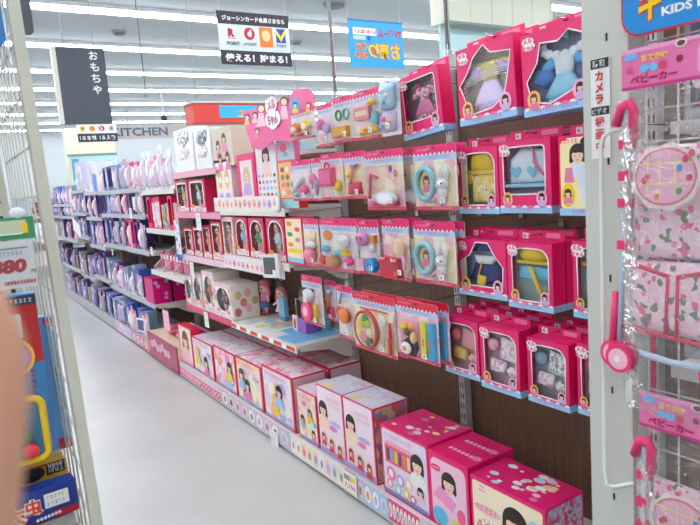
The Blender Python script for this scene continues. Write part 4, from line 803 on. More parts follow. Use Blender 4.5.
row3 = [((183.5, 229), (191.5, 227), 4, RED, (44, 38, 60), LPINK, (60, 50, 56), 'rect', 'slim pink doll box, leftmost of the doll box row'),
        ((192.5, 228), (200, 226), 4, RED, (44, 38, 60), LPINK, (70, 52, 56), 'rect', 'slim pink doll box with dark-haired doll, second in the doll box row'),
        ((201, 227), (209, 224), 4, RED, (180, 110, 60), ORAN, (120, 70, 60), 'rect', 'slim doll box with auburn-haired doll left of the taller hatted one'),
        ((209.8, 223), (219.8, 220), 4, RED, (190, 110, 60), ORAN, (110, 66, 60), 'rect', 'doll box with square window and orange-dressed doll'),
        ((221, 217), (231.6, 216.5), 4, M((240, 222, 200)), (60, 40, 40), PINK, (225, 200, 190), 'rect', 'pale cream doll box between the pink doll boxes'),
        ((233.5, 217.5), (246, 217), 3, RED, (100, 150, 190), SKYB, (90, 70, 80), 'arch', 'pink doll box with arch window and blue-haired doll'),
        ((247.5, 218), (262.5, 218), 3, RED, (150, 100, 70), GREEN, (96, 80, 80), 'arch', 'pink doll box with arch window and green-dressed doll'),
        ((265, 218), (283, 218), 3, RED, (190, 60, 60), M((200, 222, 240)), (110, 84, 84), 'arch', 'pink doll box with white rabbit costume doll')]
for tl, tr, b_, e, hc, dc, ins, wn, lb in row3:
    z_ = (z3 if b_ == 3 else z4) + .0005
    window_doll_box(lb, quad(SX + .02, tl, tr, zb=z_), .07, e if not isinstance(e, tuple) else M(e), M(hc, .6), dc, ins, wn)
q = quad(SX + .02, (284, 217.5), (301, 217.5), zb=z3 + .0005)
t = carton('toy_carton', 'cream carton with fruit pictures and yellow band at the end of the doll box row', q, .08, edge=M((224, 40, 90), .35), front=lambda mb, W, H: (mb.rect(-W * .46, W * .46, H * .04, H * .97, -.0006, M((246, 228, 190))), [mb.ell(W * (.22 if k % 2 else -.22), H * (.86 - .11 * k), W * .16, H * .05, -.001, [ORAN, M((230, 80, 90)), GREEN, PINK, ORAN][k]) for k in range(5)], mb.rect(-W * .4, W * .4, H * .24, H * .33, -.001, YEL), mb.rect(-W * .46, W * .46, H * .04, H * .14, -.001, SKYB)))
# red doll boxes, shelf 1.33
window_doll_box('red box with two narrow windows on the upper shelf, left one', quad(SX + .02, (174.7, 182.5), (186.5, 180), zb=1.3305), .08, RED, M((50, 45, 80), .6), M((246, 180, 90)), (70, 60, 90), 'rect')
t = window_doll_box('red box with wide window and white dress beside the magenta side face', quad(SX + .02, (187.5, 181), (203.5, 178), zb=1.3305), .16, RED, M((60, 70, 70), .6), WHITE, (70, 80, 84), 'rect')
# top of bay 4: white boxes
def f_fash(dark, hook_=0):
    def f(mb, W, H):
        mb.rect(-W * .48, W * .48, H * .01, H * .99, -.0006, WHITE); mb.puff([(-W * .3, H * .98), (-W * .34, H * .7), (0, H * .55), (W * .3, H * .7), (W * .34, H * .96)], -.001, .004, PR(dark, 60)); mb.puff([(-W * .36, H * .3), (-W * .1, H * .28), (W * .3, H * .42), (W * .2, H * .58), (-W * .3, H * .5)], -.001, .004, PR([(240, 200, 215), (250, 250, 250), (220, 170, 190)], 70))
        mb.ell(W * .1, H * .36, W * .07, H * .08, -.006, M((200, 200, 210)))
    return f
carton('toy_carton', 'tall white box with dark hair and pink drawing on the top shelf, left', quad(SX + .02, (173, 131), (191, 126.5), zb=1.6305), .12, edge=WHITE, front=f_fash([(120, 110, 125), (235, 235, 240), (180, 170, 190), (250, 250, 250)]))
carton('toy_carton', 'tall white box with dark heart drawing on the top shelf, middle', quad(SX + .02, (193, 131), (209, 127.5), zb=1.6305), .12, edge=WHITE, front=f_fash([(60, 80, 90), (150, 160, 170), (235, 240, 242), (90, 100, 110)]))
carton('toy_carton', 'beige carton with four small girl portraits on the top shelf', quad(SX + .02, (210.5, 128), (230.5, 127.5), zb=1.6305), .14, edge=M((214, 202, 184), .5), front=lambda mb, W, H: [girl(mb, W * x, H * z_, W * .09, -.001, BROWNH, PINK) for x, z_ in ((-.2, .55), (.12, .7), (-.15, .2), (.22, .22))])
# display shelf 1.36: slim boxes, posters and picture rail
def f_slim(mb, W, H):
    mb.rect(-W * .42, W * .42, H * .03, H * .95, -.0006, M((248, 234, 236))); mb.ell(0, H * .6, W * .25, H * .2, -.001, M((250, 190, 70))); girl(mb, 0, H * .72, W * .15, -.0014, M((230, 190, 110)), WHITE); mb.ell(0, H * .2, W * .3, H * .12, -.001, LILAC)
t = carton('toy_carton', 'slim pale carton with blonde doll in orange, left of a matching pair', quad(SX + .02, (214, 161), (222.8, 159.5), zb=1.3605), .06, edge=M((240, 214, 220)), front=f_slim)
dup(t, (t.location.x, t.location.y - .115, t.location.z), 'slim pale carton with blonde doll in orange, right of a matching pair')
t = carton('toy_carton', 'pink-framed carton with pale doll picture beside the slim pair', quad(SX + .02, (236, 154.5), (253.5, 153), zb=1.3605), .08, edge=HOT, front=lambda mb, W, H: (mb.rect(-W * .34, W * .34, H * .05, H * .88, -.0006, M((244, 224, 226))), girl(mb, 0, H * .6, W * .17, -.001, M((206, 190, 140)), LILAC)))
def f_poster(mb, W, H):
    mb.rect(-W * .5, W * .5, 0, H, -.0004, M((236, 236, 240))); girl(mb, W * .02, H * .84, W * .16, -.001, HAIR, M((250, 205, 215)));
    rn = random.Random(4)
    for a in range(5):
        for c in range(5): mb.ell(-W * .38 + W * .19 * a, H * .12 + H * .1 * c, W * .06, H * .03, -.001, rn.choice([PINK, YEL, SKYB, LILAC, M((200, 60, 90)), BROWNH]), 8)
carton('display_poster', 'white poster board with girl portrait over rows of tiny pictures', quad(SX + .03, (254.5, 147), (274.5, 143), zb=1.3605), .01, edge=WHITE, front=f_poster, cat='poster')
def f_gr(mb, W, H):
    mb.rect(-W * .44, W * .44, H * .05, H * .95, -.0004, M((176, 198, 212))); mb.ell(-W * .1, H * .6, W * .2, H * .2, -.001, M((232, 90, 120))); mb.ell(0, H * .3, W * .12, H * .12, -.001, M((120, 160, 190)))
t = carton('toy_carton', 'grey-blue flat carton edged in pink above the orange picture-grid carton', quad(SX + .03, (275.5, 138), (293.5, 136.5), (277.5, 160)), .03, edge=PINK, front=f_gr)
def f_grid(mb, W, H):
    mb.rect(-W * .46, W * .46, H * .22, H * .97, -.0004, M((250, 190, 120))); mb.rect(-W * .46, W * .46, 0, H * .2, -.0004, M((160, 205, 215)))
    for a in range(3):
        for c in range(4): mb.ell(-W * .26 + W * .26 * a, H * .34 + H * .16 * c, W * .1, H * .06, -.001, [WHITE, PINK, M((110, 150, 90)), M((150, 90, 70))][(a + c) % 4], 10)
g = carton('toy_carton', 'orange carton with a grid of small round pictures on the upper display shelf', quad(SX + .03, (277, 161.5), (296, 160), zb=1.3605), .05, edge=M((226, 60, 70), .35), front=f_grid)
t.location.z = 1.3605 + quad(SX + .03, (277, 161.5), (296, 160), zb=1.3605)[2] + .0005
# picture rail in front of shelf 1.36 in bay 3
t = thing('picture_rail', 'pastel picture rail board along the front of the upper display shelf', 'shelf card', (SX - .004, 3.52, 1.362), RZ)
mb = MB().box(-.47, .47, 0, .003, -.02, .07, M((240, 232, 226))); rn = random.Random(8)
for k in range(14): mb.ell(-.44 + .068 * k, .025 + .008 * (k % 2), .026, .024, -.0006, rn.choice([LPINK, M((250, 220, 170)), M((200, 225, 220)), M((240, 180, 190)), LILAC])); mb.ell(-.44 + .068 * k, .022, .012, .012, -.001, rn.choice([ORAN, PINK, SKYB, M((200, 150, 110))]), 10)
mb.puff([(.44, -.015), (.50, -.018), (.505, .03), (.485, .07), (.47, .03)], -.0008, .012, WHITE)
mb.build('board', t)
t = thing('picture_rail', 'pastel picture rail board under the pink doll boxes with arch windows', 'shelf card', (SX - .004, 3.48, 1.0), RZ)
mb = MB().box(-.44, .44, 0, .003, -.03, .055, M((236, 224, 226)))
for k in range(12): mb.ell(-.40 + .07 * k, .008, .026, .022, -.0006, rn.choice([LPINK, M((250, 220, 170)), M((240, 180, 190)), LILAC])); mb.ell(-.40 + .07 * k, .006, .012, .012, -.001, rn.choice([ORAN, PINK, SKYB, M((150, 110, 90))]), 10)
mb.build('board', t)
MB().box(-.20, -.045, -.46, .46, 1.648, 1.669, SHW).build('shelf', bays[3])
# character header board above bay 3
XH = 1.50
t = thing('header_board', 'hot pink header board with doll figures and brand lettering above the display shelf', 'sign', (0, 0, 0))
def hp(u, v, dx=0): p_ = px(u, v, X=XH + dx); return (p_.x, p_.y, p_.z)
def hpoly(mb, pts, m_, dx=0, th=None):
    v = [hp(*p_, dx) for p_ in pts]; k = len(v)
    if th: v2 = [(a + th, b_, c) for a, b_, c in v]; mb.add(v + v2, [tuple(range(k)), tuple(range(2 * k - 1, k - 1, -1))] + [(i, i + k, (i + 1) % k + k, (i + 1) % k) for i in range(k)], m_)
    else: mb.add(v, [tuple(range(k))], m_)
mb = MB(); hpoly(mb, [(243, 112), (268, 105), (290, 97), (292, 91), (298, 89), (308, 88.5), (313, 93), (315, 108), (297, 114), (293, 142), (275, 140), (262, 150), (252, 148), (246, 130)], M((236, 84, 146), .4), 0, .004); 
mb.build('board', t)
mb = MB()
def hell(mb, u, v, ru, rv, m_, dx): hpoly(mb, [(u + ru * math.cos(a), v + rv * math.sin(a)) for a in [i * math.pi / 8 for i in range(16)]], m_, dx)
for (u, v, hc, cl) in ((247, 117, HAIR, M((240, 200, 120))), (255, 115, HAIR, LPINK), (257, 131, BROWNH, PINK), (261, 108, BROWNH, LPINK), (284, 101, BROWNH, LPINK), (295, 105, HAIR, YEL), (308, 105, BROWNH, M((250, 190, 60)))):
    big = 1.6 if u in (261, 284) else 1; mb = MB()
    hpoly(mb, [(u - 3 * big, v + 18 * (big - .55)), (u + 3 * big, v + 17 * (big - .55)), (u + 1.4 * big, v + 3 * big), (u - 1.4 * big, v + 3 * big)], cl, -.002)
    if u == 295: hell(mb, u, v, 5, 7, M((70, 170, 230)), -.0015)
    hell(mb, u, v, 2.6 * big, 3 * big, hc, -.003); hell(mb, u, v + .8, 1.9 * big, 2.1 * big, SKIN, -.004); mb.build('figure', t)
p_ = px(272, 112, X=XH - .006); lt = MB()
for dx, dz, rx, rz_ in ((0, .03, .05, .036), (-.03, .03, .03, .03), (.0, -.035, .052, .04), (.04, -.03, .03, .03), (-.04, -.03, .03, .03)): lt.ell(dx, dz, rx, rz_, 0, WHITE)
lt.text('メル', 0, .032, .046, -.002, M((206, 30, 130)), bold=.03, wid=.07); lt.text('ちゃん', 0, -.032, .046, -.002, M((206, 30, 130)), bold=.03, wid=.095)
lo = lt.build('lettering', t); lo.location = p_; lo.rotation_euler.z = RZ; lo.scale = (1.25, 1, 1.2)
st = MB().tube([(XH + .01, px(285, 125, X=XH).y, 1.672), (XH + .01, px(285, 125, X=XH).y, px(285, 112, X=XH).z)], .004, CLEARP).build('stand_rod', t)
# bag packs of pale board behind (goods on the 1.67 shelf)
for k, (yy, c, lb) in enumerate(((3.2, M((170, 200, 210)), 'grey-blue flat toy carton on the highest shelf behind the header board, right'), (3.34, M((190, 60, 110)), 'magenta flat toy carton on the highest shelf behind the header board'))):
    carton('toy_carton', lb, ((1.74, yy, 1.6695), .12, .05), .1, edge=c, front=lambda mb, W, H: mb.rect(-W * .4, W * .4, H * .2, H * .8, -.0005, LTM))
# white window doll boxes on z=.60
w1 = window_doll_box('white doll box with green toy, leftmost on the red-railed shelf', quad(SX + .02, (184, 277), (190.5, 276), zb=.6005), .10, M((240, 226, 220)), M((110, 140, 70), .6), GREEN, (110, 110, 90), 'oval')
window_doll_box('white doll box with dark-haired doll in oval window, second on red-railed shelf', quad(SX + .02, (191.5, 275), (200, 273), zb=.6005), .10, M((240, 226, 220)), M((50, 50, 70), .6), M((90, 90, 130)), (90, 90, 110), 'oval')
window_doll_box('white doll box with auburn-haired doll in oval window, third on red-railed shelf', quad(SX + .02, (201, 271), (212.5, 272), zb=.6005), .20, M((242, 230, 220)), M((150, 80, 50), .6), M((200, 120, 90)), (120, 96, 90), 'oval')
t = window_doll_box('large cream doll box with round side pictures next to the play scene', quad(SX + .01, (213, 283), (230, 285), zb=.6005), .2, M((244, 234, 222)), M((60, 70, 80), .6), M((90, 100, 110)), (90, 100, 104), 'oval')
H_ = quad(SX + .01, (213, 283), (230, 285), zb=.6005)[2]; W_ = quad(SX + .01, (213, 283), (230, 285), zb=.6005)[1]
sb_ = MB()
for (yy, zz, c) in ((.04, .22, M((190, 110, 110))), (.05, .7, M((226, 190, 140))), (.12, .3, LPINK), (.12, .74, M((244, 180, 170))), (.17, .5, M((200, 170, 120))), (.085, .48, M((230, 140, 120)))):
    sb_.add([(W_ / 2 + .0006, yy + .025 * math.cos(a), H_ * zz + .03 * math.sin(a)) for a in [i * math.pi / 8 for i in range(16)]], [tuple(range(16))], c)
sb_.build('side_pictures', t)

# ------------------------------------------------------------------ PLAY SCENE SHELF (bay 3, z=.60)
# printed play mat
PM = PR([(250, 226, 120), (255, 255, 250), (250, 190, 150), (250, 240, 200), (160, 215, 240)], 14)
mb = MB().box(0, .34, -.42, .28, 0, .002, WHITE); mb.top(0.002, .338, -.06, .278, .0024, PM); mb.top(.002, .338, -.418, -.06, .0024, M((120, 195, 236), .35)); mb.top(.002, .09, -.2, .1, .0027, WHITE)
o = mb.build('play_mat', None, (SX + .012, 3.45, .6005)); tag(o, 'printed play mat with yellow floor and blue sky area under the dolls', 'play mat')
# red dashes on the rail
t = thing('price_strip', 'dashed red price strip on the front rail of the play shelf', 'price strip', (SX - .0005, 3.45, .565))
MB().box(-.0005, .0, -.455, .455, -.002, .026, WHITE).build('strip', t)
for k in range(6): MB().box(-.0015, -.0006, -.45 + .165 * k, -.45 + .165 * k + .10, 0, .024, M((226, 50, 40), .4)).build('red_dash', t)
def play_doll(label, u, v, h, hair, dress, skirt, hat=None):
    p_ = px(u, v, Z=.603); t = thing('baby_doll', label, 'doll', (p_.x, p_.y, .6032), RZ + .3)
    b_ = MB(); b_.ball((0, 0, h * .80), (h * .17, h * .15, h * .16), SKIN, 16, 12)
    b_.tube([(0, 0, h * .68), (0, 0, h * .62)], h * .05, SKIN)
    b_.tube([(0, 0, h * .64), (0, 0, h * .5), (0, 0, h * .34)], [h * .09, h * .11, h * .12], SKIN, 12)
    for s in (-1, 1):
        b_.tube([(s * h * .06, 0, h * .36), (s * h * .07, -.004, h * .18), (s * h * .07, 0, h * .05)], [h * .06, h * .05, h * .04], SKIN, 10)
        b_.tube([(s * h * .09, 0, h * .60), (s * h * .19, -h * .02, h * .5), (s * h * .25, -h * .08, h * .44)], [h * .045, h * .04, h * .03], SKIN, 8); b_.ball((s * h * .255, -h * .09, h * .43), h * .036, SKIN, 8, 6)
        b_.ball((s * h * .065, -h * .14, h * .79), (h * .02, h * .012, h * .026), DARK, 8, 6); b_.ball((s * h * .1, -h * .125, h * .745), (h * .025, h * .012, h * .016), PINK, 8, 6)
    b_.ball((0, -h * .15, h * .765), h * .012, SKIN, 6, 5); b_.ball((0, -h * .145, h * .73), (h * .025, h * .01, h * .008), M((210, 60, 80)), 8, 5)
    b_.build('body', t)
    MB().ball((0, h * .03, h * .83), (h * .2, h * .16, h * .17), hair, 16, 10).tube([(-h * .15, h * .02, h * .8), (-h * .2, 0, h * .62), (-h * .17, 0, h * .52)], [h * .07, h * .06, h * .03], hair).tube([(h * .15, h * .02, h * .8), (h * .2, 0, h * .62), (h * .17, 0, h * .52)], [h * .07, h * .06, h * .03], hair).build('hair', t)
    MB().tube([(0, 0, h * .66), (0, 0, h * .5), (0, 0, h * .42)], [h * .1, h * .14, h * .16], dress, 14).build('top', t)
    MB().tube([(0, 0, h * .43), (0, 0, h * .3), (0, 0, h * .24)], [h * .14, h * .2, h * .22], skirt, 14).build('skirt', t)
    sh = MB()
    for s in (-1, 1): sh.ball((s * h * .07, -h * .02, h * .045), (h * .05, h * .08, h * .045), M((244, 100, 140)), 10, 7); sh.tube([(s * h * .07, 0, h * .05), (s * h * .07, 0, h * .14)], h * .05, M((244, 100, 140)))
    sh.build('boots', t)
    if hat: MB().ball((0, h * .02, h * .92), (h * .2, h * .17, h * .11), hat, 16, 8).cyl((0, h * .02, h * .88), h * .22, h * .02, hat, 'z').build('hat', t)
    return t
d1 = play_doll('standing baby doll in pink knit hat, pink top and denim skirt', 266, 314, .235, M((244, 150, 170), .6), M((244, 150, 185), .6), M((70, 120, 180), .6), M((240, 130, 165), .7))
d2 = play_doll('standing baby doll with pink hair and white flowered dress, right of the hatted doll', 283, 318, .215, M((226, 130, 130), .6), M((246, 225, 232), .6), M((244, 200, 215), .6))
p_ = px(253, 304, Z=.603)
t = thing('toy_handbag', 'small yellow toy bag hanging at the left hand of the hatted doll', 'bag', (d1.location.x - .028, d1.location.y + .085, .675), RZ)
MB().puff(rrect(-.028, .028, 0, .045, .006), .008, .016, M((246, 236, 90), .4)).build('pouch', t); MB().ring((0, .004, .045), .018, .002, M((246, 236, 90), .4)).build('handle', t)
# purple cube vanity and orange door, blue machine with acrylic
p_ = px(298, 334, Z=.603)
t = thing('toy_vanity', 'purple toy box cabinet with white front panel and orange oval at the shelf corner', 'toy', (p_.x + .03, p_.y, .6032), RZ)
MB().box(-.055, .045, 0, .09, 0, .085, M((168, 96, 196), .35)).build('cabinet', t)
MB().box(-.115, -.056, 0, .01, 0, .095, M((236, 226, 220), .4)).ell(-.085, .045, .018, .032, -.0006, M((226, 90, 60))).build('door_panel', t)
MB().box(-.057, -.05, -.004, .0, .0, .20, CLEARP).box(.046, .05, -.004, 0, 0, .20, CLEARP).box(-.06, .055, -.006, .10, .2, .204, CLEAR('acrylic', .2, .05, milky=.35)).build('acrylic_cover', t)
t = thing('toy_drink_machine', 'pale blue toy machine with pink cap behind the purple cabinet', 'toy', (p_.x + .16, p_.y + .0, .6032), RZ)
MB().box(-.035, .035, -.02, .05, 0, .12, M((120, 200, 232), .35)).build('body', t); MB().cyl((0, .015, .12), .025, .04, LPINK, 'z').cyl((0, .015, .16), .028, .02, M((220, 120, 180)), 'z').build('cap', t); MB().box(-.02, .02, -.0225, -.02, .03, .08, WHITE).build('panel', t)
t = thing('toy_fridge', 'light blue translucent toy panel standing in front of the second doll', 'toy', (d2.location.x - .04, d2.location.y - .075, .6032), RZ)
MB().box(-.035, .035, 0, .03, 0.03, .155, M((130, 190, 226), .3)).build('body', t); MB().box(-.035, .035, 0, .03, 0, .0295, M((90, 150, 200), .3)).build('base', t)
# demo monitor clipped to the rail above
a = px(268, 254.5, X=SX - .03); 
t = thing('demo_monitor', 'small white-framed grey screen on a stand in front of the doll boxes', 'monitor', (SX - .05, a.y - .06, a.z - .125), RZ + .35)
MB().box(-.062, .062, 0, .016, 0, .13, M((226, 226, 222), .4)).build('housing', t); MB().rr(-.052, .038, .02, .115, .004, -.0008, M((92, 98, 102), .25)).build('screen', t)
MB().box(.015, .045, -.003, 0, .004, .045, WHITE).build('switch_plate', t); MB().tube([(0, .016, .03), (-.01, .05, .03)], .006, DARK).build('clamp', t)
MB().tube([(.02, .014, .0), (.05, .06, -.06), (.10, .12, -.16), (.14, .10, -.24), (.2, .14, -.32)], .003, DARK, 6).build('cable', t)
# wire stand
o = MB().tube([(0, 0, 0), (0, .03, .14), (0, -.02, .19), (0, -.10, .13)], .0025, M((220, 222, 224), .3)).build('wire_stand', None, (SX + .1, px(238, 300, X=SX + .1).y, .603)); tag(o, 'thin bent white wire rising beside the large cream doll box', 'wire')

# ------------------------------------------------------------------ BAY 5 (tray), BAY 6 (magenta)
YA, YB = 4.9, 5.75
t = thing('display_tray', 'pink display tray with heart lettering panel at floor level', 'display', (XF + .002, (YA + YB) / 2, .1205), RZ)
Wt = YB - YA
mb = MB().box(-Wt / 2, Wt / 2, -.02, -.006, -.1, .12, M((176, 60, 96), .4)); rn = random.Random(3)
for k in range(7): mb.ell(-.28 + .08 * k, .03 + .02 * math.sin(k * 2), .045, .035, -.0206 - k * 1e-4, M((214, 190, 205)), 12)
for k in range(5): mb.poly(heart(-.24 + .10 * k, .03 + .02 * (k % 2), .03), -.022, PINK)
mb.ell(-.38, -.0, .05, .06, -.0206, M((220, 130, 110))); mb.build('front_panel', t)
MB().box(-Wt / 2, Wt / 2, -.006, .40, .0, .12, M((228, 206, 180), .5)).build('tray_box', t)
for k, (yy, rr_, lb) in enumerate(((5.1, .12, 'round hot pink heart dish toy on the tray, right'), (5.4, .13, 'round pink dish toy on the tray, left'))):
    s_ = thing('toy_dish', lb, 'toy', (XF + .19, yy, .2412))
    MB().tube([(0, 0, 0), (0, 0, .015), (0, 0, .05)], [.06, rr_ * .8, rr_], M((240, 90, 140), .35), 20).build('bowl', s_); MB().ring((0, 0, .05), rr_, .008, M((250, 150, 190), .35), 'z').build('rim', s_)
    MB().ball((0, 0, .05), (rr_ * .8, rr_ * .8, .03), M((226, 60, 110), .4)).build('contents', s_)
t = thing('price_card', 'large pale pink price card standing over the round dish toys', 'price card', (XF + .05, 5.32, .2412), RZ)
mb = MB().box(-.085, .085, 0, .003, .07, .24, M((250, 190, 215), .4)); squiggle(mb, -.06, .06, .2, .02, -.0006, HOT, 3); squiggle(mb, -.06, .06, .14, .024, -.0006, HOT, 6); mb.build('card', t); MB().tube([(0, .004, 0), (0, .004, .08)], .003, CLEARP).build('stick', t)
# magenta boxes on shelf .46 of bay 6
def magbox(label, x, dcol):
    t = thing('toy_carton', label, 'toy box', (x, 5.80, .4605), 0); mb = MB().box(0, .165, 0, .28, 0, .24, M((214, 14, 120), .4))
    for a, b_ in ((.03, .2), (.12, .09), (.115, .05), (.05, .165)): mb.ell(a, b_, .02, .018, -.0006, M((226, 150, 215)), 10)
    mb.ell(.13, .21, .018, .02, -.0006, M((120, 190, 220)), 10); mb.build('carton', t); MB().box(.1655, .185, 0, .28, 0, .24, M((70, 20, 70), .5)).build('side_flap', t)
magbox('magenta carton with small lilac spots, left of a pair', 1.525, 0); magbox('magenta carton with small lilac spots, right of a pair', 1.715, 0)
# slanted clear bins on bay 5 shelf .80 with pink doll bags
for k in range(3):
    yy = 5.68 - .28 * k; t = thing('acrylic_divider', ['slanted clear divider on the bin shelf, left', 'slanted clear divider on the bin shelf, middle', 'slanted clear divider on the bin shelf, right'][k], 'divider', (SX + .01, yy, .802))
    v = [(0, 0, 0), (.34, 0, 0), (.34, 0, .3), (0, 0, .03)]; MB().add(v + [(a, b_ + .004, c) for a, b_, c in v], [(0, 1, 2, 3), (7, 6, 5, 4), (0, 4, 5, 1), (1, 5, 6, 2), (2, 6, 7, 3), (3, 7, 4, 0)], CLEAR('acrylic_sheet', .15, .08, milky=.18)).build('sheet', t)
    MB().tube([(0, .002, .03), (.34, .002, .3)], .004, M((225, 215, 205), .4), 6).build('edge_trim', t)
rn = random.Random(11)
for k in range(9):
    yy = 5.62 - .085 * k - (.02 if k > 2 else 0); c = [M((226, 50, 110), .4), M((200, 160, 170), .5), M((240, 110, 160), .4)][k % 3]
    t = thing('doll_bag', ['hot pink', 'dusty grey-pink', 'light pink'][k % 3] + ' bagged doll toy in the slanted clear bins', 'toy', (SX + .08, yy, .802), RZ, ['hot pink', 'dusty grey-pink', 'light pink'][k % 3] + ' bags in the slanted bins')
    MB().puff([(-.035, 0), (.035, 0), (.03, .12), (0, .17), (-.03, .12)], .03, .04, c).build('bag', t); MB().box(-.02, .02, -.012, -.009, .10, .14, WHITE).build('card', t)

# ------------------------------------------------------------------ FAR SHELF STOCK
def stock(i, z, specs, hmax, X0=SX + .02, deep=.12, y0=None, y1=None):
    ya = (y0 if y0 is not None else BAYY[i]) + .02; yb = (y1 if y1 is not None else BAYY[i + 1]) - .02; y = yb; rn = random.Random(int(i * 10 + z * 100))
    while True:
        nm, pal, edge, cl, wd, hh, form = rn.choice(specs); W = wd * rn.uniform(.9, 1.15); H = min(hmax, hh * 1.12 * rn.uniform(.85, 1.08))
        if y - W < ya: break
        grp = '%s %s' % (nm, shelfname(i, z))
        t = thing('toy_package' if form != 'c' else 'toy_carton', '%s %s' % (nm, shelfname(i, z)), 'toy pack', (X0 + rn.uniform(0, .02), y - W / 2, z + .0005), RZ, grp)
        mp_ = PR(pal, 28, seed=rn.randint(0, 6)); h2 = W / 2 - .002; mb = MB()
        if form == 'c':
            mb.box(-h2, h2, 0, deep, 0, H, edge); mb.rect(-h2 * .9, h2 * .9, H * .05, H * .95, -.0008, mp_); mb.ell(0, H * .55, h2 * .55, H * .22, -.0014, M(cl, .5)); mb.rect(-h2 * .9, h2 * .9, H * .84, H * .95, -.0014, edge); mb.build('carton', t)
        elif form == 'd':
            hole = arch(-h2 * .72, h2 * .72, H * .16, H * .92, h2 * .6); mb.holed(-h2, h2, 0, H, hole, 0, edge); mb.box(-h2, -h2 + .001, 0, deep, 0, H, edge); mb.box(h2 - .001, h2, 0, deep, 0, H, edge); mb.box(-h2, h2, 0, deep, H - .001, H, edge); mb.rect(-h2, h2, 0, H, deep, mp_); mb.build('carton', t)
            g_ = MB(); doll(g_, 0, H * .15, H * .7, deep * .5, M(cl, .6), M(pal[1], .5)); g_.build('doll', t)
        else:
            mb.box(-h2, h2, .0, .002, 0, H, mp_); mb.rect(-h2, h2, H * .86, H, -.0008, edge); mb.build('backing_card', t)
            g_ = MB().puff(rrect(-h2 * .8, h2 * .8, H * .08, H * .8, min(h2, H) * .3), -.0005, .03, M(cl, .3)); g_.ball((0, -.03, H * .5), (h2 * .35, .012, H * .16), M(pal[2], .4)); g_.build('toy_piece', t)
        y -= W
SN = {3: 'beside the play scene', 4: 'above the red boxes', 5: 'above the pink heart tray', 6: 'beside the magenta cartons', 7: 'past the magenta cartons', 8: 'in the middle distance bay', 9: 'under tall lavender boxes', 10: 'in the second farthest bay', 11: 'in the farthest bay'}
def shelfname(i, z):
    L = LEV[i]; k = min(range(len(L)), key=lambda q: abs(L[q] - z)) if L and z > .2 else -1
    return '%s %s' % ({-1: 'on floor-level deck', 0: 'on lowest shelf', 1: 'on second shelf', 2: 'on third shelf', 3: 'on top shelf'}[k], SN[i])
PKS = [('pink window doll box', ART_PK, HOT, (120, 80, 60), .12, .27, 'd'), ('red-edged picture carton', ART_PK, RED, (245, 200, 210), .13, .25, 'c'), ('pastel blister pack', ART_LT, PINK, (225, 200, 225), .11, .24, 'b')]
PUS = [('purple window doll box', ART_BL, M((96, 70, 150), .4), (60, 60, 120), .11, .27, 'd'), ('blue picture carton', ART_BL, M((60, 100, 190), .4), (150, 190, 230), .13, .25, 'c'), ('grey-lilac blister pack', ART_DK, M((180, 165, 195), .4), (190, 180, 210), .11, .25, 'b'), ('magenta-topped blister pack', ART_PK, M((200, 60, 140), .4), (230, 190, 220), .12, .24, 'b')]
PUS += [('teal and white picture carton', [(120, 180, 200), (230, 240, 245), (90, 140, 170), (240, 220, 235), (200, 180, 220)], M((130, 170, 195), .4), (230, 235, 245), .10, .24, 'c'), ('pale pink blister pack', ART_LT, M((226, 150, 190), .4), (240, 215, 228), .09, .22, 'b'), ('silver-blue window doll box', ART_WH, M((170, 184, 214), .4), (150, 130, 160), .09, .26, 'd')]
DKS = [('tan picture carton', [(210, 190, 160), (236, 226, 210), (170, 130, 110), (200, 170, 190), (120, 110, 130)], M((190, 176, 168), .4), (220, 190, 120), .10, .2, 'c'), ('dark window doll box', ART_DK, M((80, 60, 90), .4), (40, 36, 44), .11, .27, 'd'), ('mauve blister pack', ART_DK, M((150, 80, 130), .4), (170, 150, 180), .11, .24, 'b'), ('grey picture carton', ART_WH, M((150, 155, 175), .4), (120, 120, 150), .13, .25, 'c'), ('violet blister pack', ART_BL, M((110, 80, 170), .4), (150, 130, 200), .12, .24, 'b')]
stock(5, 1.18, PKS + DKS[:2], .28); stock(5, 1.52, [('tall pale grey-pink carton', ART_WH, M((214, 206, 214), .4), (226, 190, 205), .13, .34, 'c'), ('tall white blister pack', ART_WH, WHITE, (225, 215, 228), .12, .32, 'b')] + PKS[2:], .40)
stock(6, .46, PUS, .44, y0=6.12); stock(6, .96, PUS + PKS[:1], .29); stock(6, 1.30, PUS, .22); stock(6, 1.55, PUS[1:] + PKS[1:], .30)
stock(7, .46, PUS, .42); stock(7, .96, PUS, .29); stock(7, 1.30, PUS, .22); stock(7, 1.55, PUS, .26)
stock(8, .5, DKS + PUS[:1], .34); stock(8, .9, PUS, .3); stock(8, 1.25, PUS[:2] + PKS[2:], .27)
stock(9, .42, DKS, .36); stock(9, .98, DKS + PUS[1:2], .26); stock(9, 1.3, PUS, .24)
stock(10, .46, DKS, .34); stock(10, .9, DKS + PKS[:1], .28); stock(10, 1.24, PUS[2:], .17); stock(10, 1.42, DKS[1:] + PUS[1:], .26)
stock(11, .46, DKS, .34); stock(11, .9, DKS, .28); stock(11, 1.24, DKS, .16); stock(11, 1.42, DKS[1:] + PUS[1:], .28)
for i in (6, 7, 8, 9, 10, 11): stock(i, .1205, (PUS if i < 8 else DKS) + ([] if i > 6 else [('yellow and orange tray toy', ART_YE, YEL, (250, 180, 40), .14, .2, 'c')]), .26 if i < 9 else .3, X0=XF + .02)
